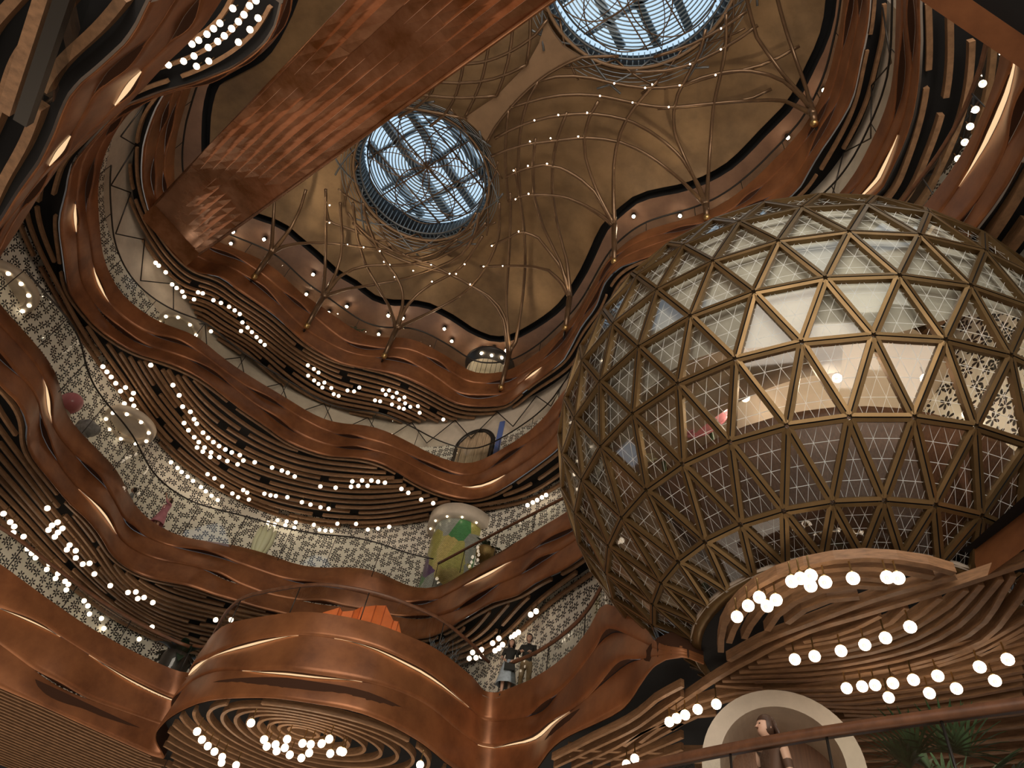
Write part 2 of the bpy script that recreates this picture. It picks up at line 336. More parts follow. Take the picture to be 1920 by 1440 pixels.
TOP4 = [(-7.73,5.54),(-7.8,5.84),(-7.91,6.27),(-8.07,6.7),(-8.28,7.09),(-8.55,7.45),(-8.86,7.77),(-9.2,8.07),(-9.57,8.34),(-9.95,8.58),(-10.34,8.8),(-10.74,9.01),(-11.14,9.22),(-11.55,9.4),(-11.97,9.59),(-12.37,9.79),(-12.75,10.03),(-13.11,10.3),(-13.43,10.62),(-13.71,10.97),(-13.97,11.34),(-14.21,11.72),(-14.43,12.12),(-14.63,12.52),(-14.8,12.94),(-14.93,13.37),(-15.04,13.81),(-15.13,14.25),(-15.21,14.7),(-15.28,15.14),(-15.35,15.59),(-15.39,16.04),(-15.38,16.49),(-15.32,16.93),(-15.2,17.37),(-15.01,17.77),(-14.73,18.11),(-14.39,18.4),(-14,18.63),(-13.58,18.79),(-13.15,18.88),(-12.71,18.97),(-12.32,19.14),(-11.98,19.41),(-11.66,19.72),(-11.31,20.01),(-10.95,20.28),(-10.57,20.52),(-10.18,20.76),(-9.79,20.98),(-9.39,21.19),(-9,21.41),(-8.61,21.64),(-8.22,21.87),(-7.81,22.06),(-7.39,22.2),(-6.94,22.25),(-6.5,22.22),(-6.05,22.14),(-5.61,22.07),(-5.17,22.08),(-4.73,22.16),(-4.3,22.29),(-3.88,22.46),(-3.46,22.64),(-3.05,22.83),(-2.63,22.98),(-2.19,23.09),(-1.75,23.15),(-1.31,23.11),(-0.92,22.94),(-0.58,22.65),(-0.28,22.31),(0,21.96),(0.27,21.6),(0.53,21.23),(0.78,20.85),(1.02,20.47),(1.23,20.07),(1.42,19.66),(1.58,19.24),(1.7,18.8),(1.82,18.37),(1.95,17.94),(2.11,17.51),(2.29,17.1),(2.48,16.69),(2.68,16.28),(2.89,15.88),(3.11,15.49),(3.34,15.1),(3.58,14.71),(3.82,14.33),(4.08,13.96),(4.35,13.6),(4.62,13.24),(4.9,12.88),(5.17,12.52),(5.45,12.17),(5.73,11.81),(6,11.45),(6.28,11.09),(6.55,10.73),(6.82,10.37),(7.09,10),(7.35,9.63),(7.6,9.26),(7.83,8.87),(8.02,8.46),(8.14,8.04),(8.21,7.59),(8.23,7.14),(8.22,6.69),(8.2,6.24),(8.15,5.8),(8.06,5.36),(7.91,4.93),(7.74,4.52),(7.54,4.11),(7.34,3.7),(7.14,3.3),(6.93,2.9),(6.79,2.63)]
BOT4 = [(-7.51,5.79),(-7.58,6.03),(-7.7,6.36),(-7.93,6.74),(-8.25,7.08),(-8.61,7.39),(-8.98,7.66),(-9.37,7.88),(-9.76,8.1),(-10.14,8.3),(-10.53,8.47),(-10.92,8.64),(-11.31,8.84),(-11.71,9.07),(-12.11,9.28),(-12.48,9.58),(-12.81,9.92),(-13.13,10.26),(-13.45,10.6),(-13.76,10.93),(-14.06,11.27),(-14.32,11.64),(-14.52,12.05),(-14.69,12.48),(-14.89,12.9),(-15.1,13.33),(-15.27,13.78),(-15.38,14.24),(-15.45,14.7),(-15.52,15.17),(-15.6,15.63),(-15.68,16.09),(-15.72,16.57),(-15.59,17.02),(-15.39,17.46),(-15.17,17.88),(-14.86,18.24),(-14.47,18.53),(-14.06,18.78),(-13.61,18.92),(-13.14,18.97),(-12.69,19.04),(-12.25,19.15),(-11.84,19.3),(-11.45,19.5),(-11.09,19.76),(-10.77,20.05),(-10.44,20.36),(-10.09,20.67),(-9.72,20.94),(-9.34,21.21),(-8.97,21.48),(-8.62,21.78),(-8.25,22.03),(-7.82,22.18),(-7.39,22.29),(-6.94,22.36),(-6.49,22.35),(-6.05,22.25),(-5.62,22.14),(-5.17,22.09),(-4.72,22.1),(-4.29,22.21),(-3.88,22.41),(-3.49,22.63),(-3.1,22.87),(-2.67,23.05),(-2.21,23.2),(-1.72,23.28),(-1.22,23.3),(-0.72,23.23),(-0.29,22.99),(0.08,22.66),(0.38,22.28),(0.65,21.88),(0.9,21.47),(1.15,21.06),(1.4,20.64),(1.63,20.23),(1.86,19.82),(2.07,19.41),(2.24,18.99),(2.38,18.57),(2.51,18.16),(2.65,17.74),(2.79,17.32),(2.95,16.91),(3.12,16.49),(3.3,16.08),(3.49,15.67),(3.69,15.26),(3.89,14.86),(4.09,14.46),(4.3,14.06),(4.52,13.66),(4.74,13.27),(4.96,12.87),(5.18,12.48),(5.41,12.09),(5.64,11.71),(5.88,11.32),(6.12,10.94),(6.37,10.57),(6.61,10.19),(6.84,9.82),(7.07,9.45),(7.3,9.09),(7.52,8.73),(7.74,8.37),(7.97,7.99),(8.19,7.6),(8.36,7.18),(8.34,6.7),(8.31,6.22),(8.25,5.75),(8.15,5.3),(8,4.86),(7.83,4.44),(7.63,4.04),(7.44,3.66),(7.24,3.32),(7.09,3.06),(6.99,2.87)]
OUT4 = [(-11.03,5.71),(-11.05,5.76),(-11.09,5.83),(-11.15,5.93),(-11.23,6.06),(-11.33,6.22),(-11.46,6.41),(-11.6,6.63),(-11.77,6.87),(-11.96,7.12),(-12.16,7.39),(-12.39,7.67),(-12.63,7.96),(-12.89,8.26),(-13.17,8.56),(-13.47,8.86),(-13.79,9.18),(-14.13,9.49),(-14.5,9.82),(-14.89,10.17),(-15.28,10.53),(-15.65,10.91),(-16,11.32),(-16.31,11.76),(-16.57,12.23),(-16.76,12.73),(-16.88,13.25),(-16.94,13.79),(-16.95,14.36),(-16.9,14.93),(-16.82,15.52),(-16.7,16.12),(-16.54,16.73),(-16.36,17.36),(-16.15,18.02),(-15.92,18.68),(-15.68,19.36),(-15.44,20.04),(-15.2,20.72),(-14.98,21.37),(-14.77,21.99),(-14.56,22.56),(-14.37,23.09),(-14.17,23.56),(-13.96,23.99),(-13.74,24.39),(-13.5,24.76),(-13.22,25.12),(-12.9,25.48),(-12.52,25.82),(-12.08,26.15),(-11.57,26.45),(-10.98,26.73),(-10.35,26.95),(-9.67,27.12),(-8.98,27.23),(-8.3,27.29),(-7.65,27.3),(-7.04,27.26),(-6.48,27.19),(-5.96,27.09),(-5.48,26.96),(-5.01,26.8),(-4.54,26.6),(-4.06,26.37),(-3.54,26.1),(-3,25.79),(-2.42,25.46),(-1.81,25.1),(-1.19,24.73),(-0.58,24.35),(0.02,23.96),(0.58,23.56),(1.09,23.15),(1.55,22.74),(1.96,22.31),(2.31,21.87),(2.62,21.43),(2.9,20.98),(3.15,20.53),(3.38,20.08),(3.59,19.64),(3.79,19.2),(3.98,18.78),(4.16,18.37),(4.34,17.97),(4.52,17.57),(4.69,17.19),(4.87,16.81),(5.05,16.43),(5.23,16.04),(5.42,15.66),(5.62,15.27),(5.82,14.87),(6.02,14.48),(6.23,14.09),(6.44,13.69),(6.64,13.31),(6.85,12.92),(7.05,12.54),(7.25,12.16),(7.46,11.78),(7.66,11.39),(7.88,11),(8.1,10.59),(8.33,10.18),(8.57,9.74),(8.81,9.28),(9.06,8.81),(9.29,8.3),(9.49,7.78),(9.67,7.23),(9.8,6.67),(9.88,6.11),(9.91,5.55),(9.89,5.01),(9.83,4.51),(9.74,4.04),(9.64,3.63),(9.52,3.28),(9.42,3),(9.34,2.79),(9.28,2.65)]
TOP3 = [(-6.61,4.13),(-6.78,4.38),(-7.04,4.75),(-7.31,5.11),(-7.61,5.44),(-7.94,5.76),(-8.27,6.07),(-8.58,6.39),(-8.89,6.72),(-9.21,7.04),(-9.53,7.35),(-9.87,7.64),(-10.2,7.95),(-10.53,8.26),(-10.87,8.56),(-11.19,8.88),(-11.5,9.21),(-11.78,9.56),(-12.06,9.91),(-12.33,10.27),(-12.61,10.63),(-12.88,10.99),(-13.16,11.35),(-13.44,11.7),(-13.74,12.04),(-14.03,12.38),(-14.29,12.74),(-14.42,13.14),(-14.38,13.55),(-14.21,13.97),(-14.02,14.37),(-13.81,14.78),(-13.62,15.19),(-13.47,15.61),(-13.39,16.04),(-13.39,16.49),(-13.44,16.94),(-13.5,17.39),(-13.51,17.83),(-13.42,18.26),(-13.25,18.68),(-13.04,19.07),(-12.81,19.46),(-12.6,19.86),(-12.44,20.28),(-12.35,20.72),(-12.29,21.17),(-12.24,21.61),(-12.16,22.05),(-11.99,22.47),(-11.74,22.83),(-11.41,23.12),(-11.02,23.34),(-10.6,23.45),(-10.16,23.45),(-9.71,23.39),(-9.27,23.33),(-8.82,23.3),(-8.37,23.31),(-7.92,23.34),(-7.47,23.42),(-7.04,23.53),(-6.6,23.64),(-6.16,23.68),(-5.72,23.62),(-5.29,23.49),(-4.88,23.32),(-4.46,23.16),(-4.02,23.06),(-3.58,23.04),(-3.15,23.13),(-2.75,23.31),(-2.34,23.48),(-1.93,23.54),(-1.51,23.43),(-1.14,23.19),(-0.84,22.87),(-0.6,22.49),(-0.36,22.1),(-0.13,21.72),(0.11,21.33),(0.35,20.95),(0.59,20.57),(0.83,20.19),(1.07,19.8),(1.3,19.42),(1.54,19.03),(1.78,18.65),(2.01,18.26),(2.25,17.88),(2.48,17.49),(2.7,17.09),(2.91,16.7),(3.13,16.3),(3.34,15.9),(3.55,15.5),(3.77,15.11),(3.99,14.71),(4.21,14.32),(4.43,13.92),(4.65,13.53),(4.86,13.13),(5.07,12.73),(5.28,12.33),(5.49,11.93),(5.69,11.52),(5.88,11.11),(6.07,10.7),(6.24,10.29),(6.4,9.86),(6.56,9.44),(6.7,9.01),(6.83,8.58),(6.95,8.14),(7.06,7.7),(7.15,7.26),(7.21,6.81),(7.27,6.37),(7.33,5.92),(7.4,5.47),(7.46,5.03),(7.48,4.58),(7.46,4.13),(7.39,3.68),(7.29,3.24),(7.14,2.82),(6.94,2.42),(6.8,2.15)]
BOT3 = [(-7.08,4.12),(-7.2,4.3),(-7.37,4.56),(-7.62,4.87),(-7.94,5.16),(-8.28,5.46),(-8.63,5.75),(-8.94,6.08),(-9.19,6.46),(-9.42,6.85),(-9.67,7.22),(-9.93,7.59),(-10.22,7.93),(-10.52,8.28),(-10.8,8.63),(-11.08,8.99),(-11.36,9.34),(-11.66,9.67),(-11.96,10.01),(-12.26,10.36),(-12.52,10.72),(-12.73,11.1),(-12.9,11.48),(-13.03,11.84),(-13.13,12.19),(-13.21,12.52),(-13.26,12.84),(-13.29,13.15),(-13.26,13.47),(-13.19,13.8),(-13.08,14.15),(-12.93,14.53),(-12.71,14.91),(-12.63,15.39),(-12.69,15.89),(-12.86,16.37),(-12.98,16.85),(-12.97,17.29),(-12.87,17.7),(-12.75,18.07),(-12.64,18.45),(-12.52,18.84),(-12.37,19.26),(-12.12,19.66),(-11.94,20.1),(-11.81,20.56),(-11.74,20.99),(-11.7,21.38),(-11.61,21.72),(-11.47,22.01),(-11.27,22.25),(-11.04,22.43),(-10.77,22.57),(-10.45,22.64),(-10.09,22.64),(-9.7,22.63),(-9.27,22.62),(-8.81,22.71),(-8.35,22.86),(-7.88,22.92),(-7.42,22.99),(-6.99,23.07),(-6.58,23.1),(-6.16,23.12),(-5.74,23.15),(-5.32,23.19),(-4.89,23.23),(-4.44,23.27),(-4.01,23.3),(-3.57,23.31),(-3.14,23.3),(-2.72,23.29),(-2.32,23.24),(-1.93,23.16),(-1.57,23.04),(-1.24,22.86),(-0.95,22.63),(-0.69,22.33),(-0.46,21.98),(-0.25,21.6),(-0.05,21.2),(0.17,20.81),(0.4,20.41),(0.62,20.02),(0.87,19.64),(1.21,19.34),(1.51,19.01),(1.7,18.61),(1.89,18.2),(2.14,17.82),(2.41,17.46),(2.64,17.07),(2.83,16.66),(3,16.24),(3.16,15.82),(3.31,15.39),(3.46,14.96),(3.62,14.54),(3.79,14.12),(3.95,13.7),(4.12,13.28),(4.29,12.86),(4.45,12.44),(4.62,12.02),(4.79,11.6),(4.95,11.18),(5.11,10.77),(5.27,10.37),(5.43,9.97),(5.58,9.58),(5.75,9.18),(5.91,8.78),(6.08,8.38),(6.26,7.96),(6.43,7.55),(6.6,7.13),(6.76,6.71),(6.91,6.28),(7.06,5.86),(7.17,5.43),(7.22,5),(7.25,4.58),(7.25,4.15),(7.21,3.73),(7.14,3.34),(7.04,2.98),(6.94,2.72),(6.86,2.54)]
OUT3 = [(-10.42,3.33),(-10.52,3.44),(-10.67,3.57),(-10.86,3.75),(-11.08,3.96),(-11.33,4.2),(-11.6,4.46),(-11.88,4.73),(-12.16,5.01),(-12.43,5.29),(-12.71,5.58),(-12.97,5.88),(-13.23,6.19),(-13.48,6.51),(-13.73,6.84),(-13.96,7.19),(-14.19,7.56),(-14.42,7.96),(-14.64,8.39),(-14.85,8.84),(-15.05,9.32),(-15.24,9.83),(-15.42,10.36),(-15.58,10.9),(-15.72,11.45),(-15.84,12),(-15.95,12.54),(-16.04,13.07),(-16.11,13.58),(-16.18,14.08),(-16.23,14.56),(-16.26,15.03),(-16.28,15.5),(-16.29,15.97),(-16.28,16.43),(-16.24,16.91),(-16.19,17.4),(-16.12,17.89),(-16.02,18.38),(-15.91,18.88),(-15.79,19.37),(-15.66,19.86),(-15.52,20.35),(-15.36,20.85),(-15.2,21.37),(-15.02,21.93),(-14.81,22.54),(-14.57,23.2),(-14.26,23.9),(-13.89,24.62),(-13.46,25.33),(-12.98,25.99),(-12.43,26.57),(-11.85,27.03),(-11.24,27.38),(-10.65,27.61),(-10.07,27.75),(-9.52,27.82),(-9,27.84),(-8.5,27.85),(-8.03,27.86),(-7.57,27.88),(-7.11,27.89),(-6.64,27.89),(-6.16,27.87),(-5.67,27.82),(-5.17,27.73),(-4.65,27.6),(-4.11,27.42),(-3.55,27.2),(-2.98,26.92),(-2.39,26.6),(-1.8,26.24),(-1.23,25.83),(-0.67,25.38),(-0.16,24.91),(0.29,24.41),(0.69,23.91),(1.02,23.4),(1.29,22.9),(1.5,22.41),(1.68,21.93),(1.83,21.47),(1.97,21.01),(2.11,20.57),(2.25,20.12),(2.41,19.68),(2.58,19.24),(2.77,18.79),(2.97,18.35),(3.18,17.91),(3.39,17.46),(3.6,17.02),(3.81,16.58),(4.01,16.15),(4.2,15.73),(4.39,15.31),(4.58,14.89),(4.77,14.49),(4.96,14.09),(5.16,13.69),(5.36,13.29),(5.56,12.89),(5.76,12.5),(5.97,12.1),(6.17,11.71),(6.37,11.32),(6.57,10.93),(6.76,10.53),(6.95,10.14),(7.13,9.74),(7.31,9.33),(7.49,8.92),(7.66,8.49),(7.83,8.04),(7.99,7.59),(8.14,7.12),(8.27,6.64),(8.38,6.14),(8.46,5.65),(8.51,5.16),(8.51,4.67),(8.48,4.22),(8.41,3.8),(8.33,3.42),(8.24,3.12),(8.16,2.89),(8.1,2.72)]
TOP2 = [(-12.21,15.35,9.7),(-11.96,15.54,9.7),(-11.72,15.72,9.7),(-11.48,15.92,9.7),(-11.27,16.12,9.7),(-11.07,16.36,9.7),(-10.87,16.65,9.7),(-10.68,16.96,9.7),(-10.49,17.26,9.7),(-10.29,17.57,9.7),(-10.08,17.88,9.7),(-9.86,18.19,9.7),(-9.63,18.5,9.7),(-9.38,18.79,9.7),(-9.12,19.05,9.7),(-8.86,19.29,9.7),(-8.58,19.52,9.7),(-8.31,19.73,9.7),(-8.03,19.91,9.7),(-7.78,20.06,9.7),(-7.54,20.18,9.7),(-7.29,20.26,9.7),(-6.98,20.21,9.7),(-6.84,19.93,9.7),(-6.76,19.64,9.7),(-6.67,19.32,9.7),(-6.53,18.94,9.7),(-6.39,18.52,9.7),(-6.24,18.13,9.7),(-6.09,17.79,9.7),(-5.93,17.49,9.7),(-5.77,17.22,9.7),(-5.59,16.99,9.7),(-5.42,16.81,9.7),(-5.22,16.65,9.7),(-4.98,16.47,9.7),(-4.7,16.27,9.7),(-4.4,16.06,9.7),(-4.08,15.86,9.7),(-3.76,15.67,9.7),(-3.44,15.54,9.7),(-3.11,15.47,9.7),(-2.78,15.44,9.7),(-2.43,15.42,9.7),(-2.07,15.44,9.7),(-1.72,15.5,9.7),(-1.37,15.61,9.7),(-1.03,15.74,9.7),(-0.69,15.87,9.7),(-0.38,16.08,9.7),(-0.09,16.34,9.7),(0.14,16.58,9.7),(0.35,16.81,9.7),(0.56,17.04,9.7),(0.74,17.34,9.7),(0.92,17.64,9.7),(1.21,17.59,9.7),(1.45,17.26,9.7),(1.67,16.92,9.7),(1.86,16.62,9.7),(2,16.33,9.7),(2.11,16.08,9.7),(2.21,15.84,9.7),(2.3,15.59,9.7),(2.39,15.3,9.7),(2.5,14.94,9.7),(2.59,14.55,9.7),(2.65,14.13,9.7),(2.69,13.72,9.7),(2.72,13.36,9.74),(2.75,13.05,9.78),(2.81,12.72,9.71),(2.91,12.41,9.49),(3.02,12.11,9.23),(3.14,11.82,8.94),(3.24,11.53,8.66),(3.28,11.24,8.36),(3.28,10.96,8.06),(3.39,10.67,7.84),(3.65,10.46,7.74),(3.99,10.57,7.75)]
BOT2 = [(-13.15,15.66),(-12.87,15.95),(-12.6,16.24),(-12.31,16.51),(-11.98,16.76),(-11.65,16.98),(-11.36,17.2),(-11.08,17.42),(-10.8,17.63),(-10.53,17.84),(-10.25,18.04),(-9.98,18.23),(-9.71,18.41),(-9.44,18.6),(-9.17,18.81),(-8.89,19.03),(-8.61,19.26),(-8.32,19.49),(-8.02,19.72),(-7.69,19.97),(-7.36,20.24),(-7.01,20.49),(-6.67,20.54),(-6.64,20.15),(-6.68,19.75),(-6.69,19.37),(-6.65,19.08),(-6.58,18.83),(-6.48,18.57),(-6.34,18.26),(-6.18,17.92),(-5.99,17.58),(-5.77,17.24),(-5.51,16.88),(-5.24,16.54),(-4.95,16.26),(-4.65,16.04),(-4.36,15.86),(-4.06,15.7),(-3.75,15.55),(-3.41,15.42),(-3.04,15.35),(-2.67,15.3),(-2.3,15.25),(-1.95,15.23),(-1.6,15.28),(-1.28,15.41),(-0.98,15.58),(-0.69,15.79),(-0.44,16),(-0.22,16.23),(0.02,16.53),(0.25,16.86),(0.51,17.16),(0.78,17.4),(1.08,17.6),(1.43,17.59),(1.64,17.4),(1.83,17.16),(2.04,16.87),(2.19,16.51),(2.26,16.1),(2.29,15.66),(2.32,15.23),(2.38,14.84),(2.46,14.51),(2.56,14.23),(2.67,13.98),(2.8,13.72),(2.95,13.4),(3.11,13.04),(3.22,12.69),(3.25,12.38),(3.26,12.09),(3.25,11.81),(3.25,11.53),(3.25,11.24),(3.27,10.96),(3.39,10.67),(3.65,10.46),(3.99,10.57)]
SLOT = [(-15.21,12.81),(-15.51,13.33),(-15.72,13.9),(-15.88,14.48),(-15.99,15.07),(-16.09,15.67),(-16.17,16.27),(-16.21,16.87),(-16.21,17.47),(-16.1,18.06),(-15.84,18.6),(-15.37,18.96),(-14.79,19.13),(-14.2,19.28),(-13.61,19.38),(-13.01,19.46),(-12.45,19.66),(-11.98,20.04),(-11.49,20.39),(-11.01,20.75),(-10.55,21.14),(-10.09,21.52),(-9.55,21.8),(-9,22.03),(-8.51,22.39),(-8,22.7),(-7.41,22.82),(-6.81,22.77),(-6.23,22.62),(-5.64,22.51),(-5.04,22.51),(-4.46,22.68),(-3.89,22.89),(-3.36,23.16),(-2.82,23.45),(-2.25,23.64),(-1.66,23.75),(-1.07,23.68),(-0.52,23.43),(-0.05,23.06),(0.36,22.62),(0.76,22.16),(1.13,21.68),(1.47,21.19),(1.76,20.66),(1.98,20.1),(2.15,19.52),(2.3,18.94),(2.44,18.35),(2.54,17.76),(2.63,17.16),(2.71,16.56),(2.83,15.97),(3.08,15.42),(3.4,14.91),(3.74,14.42),(4.22,14.06),(4.76,13.79),(5.31,13.54),(5.83,13.24),(6.32,12.88),(6.76,12.47),(7.15,12.02),(7.46,11.5),(7.72,10.95),(7.96,10.4),(8.22,9.86),(8.48,9.31),(8.64,8.73),(8.7,8.13),(8.73,7.53),(8.77,6.93),(8.75,6.33),(8.64,5.74),(8.45,5.16),(8.27,4.59),(8.04,4.03),(7.74,3.51),(7.43,2.99),(7.09,2.49),(6.7,2.04),(6.24,1.65),(5.73,1.32),(5.21,1.02),(4.66,0.78),(4.09,0.58),(3.5,0.44),(2.9,0.36),(2.3,0.3),(1.7,0.28),(1.1,0.3),(0.5,0.35),(-0.1,0.43),(-0.69,0.54),(-1.28,0.68),(-1.86,0.84),(-2.44,1.01),(-3.02,1.19),(-3.59,1.39),(-4.15,1.59),(-4.71,1.81),(-5.27,2.05),(-5.82,2.3),(-6.35,2.58),(-6.87,2.88),(-7.37,3.22),(-7.85,3.59),(-8.31,3.98),(-8.75,4.39),(-9.17,4.82),(-9.58,5.27),(-9.98,5.72),(-10.37,6.18),(-10.71,6.68),(-10.98,7.21),(-11.21,7.77),(-11.42,8.34),(-11.66,8.89),(-11.9,9.44),(-12.18,9.97),(-12.48,10.5),(-12.82,11),(-13.23,11.44),(-13.71,11.81),(-14.21,12.15),(-14.71,12.48)]
NET = [[(1.41,8.52,30.75),(0.67,8.68,30.75),(-0.06,8.87,30.75),(-0.67,9.3,30.75),(-1.24,9.79,30.75),(-1.74,10.36,30.75),(-2.18,10.97,30.75),(-2.57,11.61,30.75),(-2.93,12.28,30.75),(-3.18,12.99,30.75)],
[(-1.48,10.06,30.75),(-1.74,10.78,30.75),(-1.85,11.53,30.75),(-1.85,12.29,30.75),(-1.79,13.05,30.75),(-1.68,13.81,30.75),(-1.5,14.55,30.75),(-1.34,15.29,30.75)],
[(-2.48,11.43,30.75),(-2.44,12.24,30.75),(-2.37,13.04,30.75),(-2.25,13.84,30.75),(-2.07,14.63,30.75),(-1.87,15.41,30.75)],
[(1.97,8.99,30.75),(2.66,8.86,30.75),(3.34,8.67,30.75),(3.98,8.37,30.75),(4.56,7.97,30.75),(5.11,7.52,30.75),(5.61,7.02,30.75),(6.07,6.49,30.75)],
[(2.7,8.29,30.75),(3.34,7.96,30.75),(3.95,7.59,30.75),(4.51,7.14,30.75),(5.04,6.66,30.75),(5.51,6.12,30.75)],
[(-1.48,10.06,30.75),(-0.83,9.75,30.75),(-0.13,9.59,30.75),(0.59,9.52,30.75),(1.31,9.55,30.75),(2.02,9.53,30.75),(2.74,9.47,30.75),(3.44,9.31,30.75),(4.12,9.07,30.75),(4.74,8.71,30.75),(5.38,8.37,30.75),(6.05,8.12,30.75),(6.69,7.8,30.75),(7.27,7.37,30.75),(7.79,6.87,30.75)],
[(-2.44,11.33,30.75),(-1.78,10.98,30.75),(-1.11,10.65,30.75),(-0.41,10.39,30.75),(0.31,10.22,30.75),(1.05,10.12,30.75),(1.8,10.12,30.75),(2.54,10.13,30.75),(3.29,10.09,30.75),(4.02,9.97,30.75),(4.74,9.76,30.75),(5.44,9.52,30.75),(6.16,9.31,30.75),(6.84,9.01,30.75),(7.41,8.53,30.75)],
[(-2.23,7.6,30.75),(-2.07,8.57,30.75),(-2.05,9.55,30.75)],
[(-2.8,8.18,30.75),(-2.77,8.89,30.75),(-2.8,9.6,30.75),(-2.9,10.3,30.75),(-3.05,10.99,30.75)],
[(-3.62,8.66,30.75),(-3.64,9.53,30.75),(-3.71,10.4,30.75),(-3.94,11.25,30.75),(-4.22,12.07,30.75)],
[(-4.52,9.67,30.75),(-4.57,10.54,30.75),(-4.73,11.4,30.75),(-5.09,12.19,30.75),(-5.68,12.82,30.75)],
[(-5.56,10.57,30.75),(-5.73,11.46,30.75),(-6.31,12.16,30.75),(-7.04,12.72,30.75)],
[(-5.21,10.23,30.75),(-4.48,10.01,30.75),(-3.75,9.78,30.75),(-3.08,9.42,30.75),(-2.47,8.96,30.75),(-1.92,8.43,30.75),(-1.54,7.78,30.75)],
[(-6.06,11.03,30.75),(-5.34,10.9,30.75),(-4.63,10.78,30.75),(-3.93,10.6,30.75),(-3.26,10.33,30.75),(-2.63,9.97,30.75),(-2.05,9.55,30.75)],
[(-6.62,11.64,30.75),(-5.9,11.55,30.75),(-5.18,11.47,30.75),(-4.46,11.35,30.75),(-3.75,11.17,30.75),(-3.05,10.99,30.75)],
[(-7.35,12.26,30.75),(-6.59,12.24,30.75),(-5.83,12.2,30.75),(-5.07,12.18,30.75),(-4.31,12.18,30.75)],
[(-6.5,19.51,30.75),(-5.82,19.11,30.75),(-5.15,18.71,30.75),(-4.49,18.28,30.75),(-3.87,17.8,30.75),(-3.47,17.13,30.75),(-3.24,16.37,30.75)],
[(-9,18.25,30.75),(-8.48,18.8,30.75),(-7.9,19.27,30.75),(-7.22,19.57,30.75),(-6.49,19.77,30.75),(-5.75,19.87,30.75),(-5,19.92,30.75),(-4.25,19.98,30.75),(-3.53,20.15,30.75),(-2.84,20.45,30.75),(-2.18,20.81,30.75)],
[(-9.24,17.78,30.75),(-8.79,18.33,30.75),(-8.23,18.78,30.75),(-7.61,19.13,30.75),(-6.94,19.38,30.75),(-6.24,19.51,30.75),(-5.55,19.33,30.75),(-4.94,18.96,30.75),(-4.41,18.48,30.75),(-3.93,17.95,30.75)],
[(-10.28,17.67,30.75),(-10.15,18.5,30.75),(-9.34,18.6,30.75),(-8.5,18.77,30.75)]]
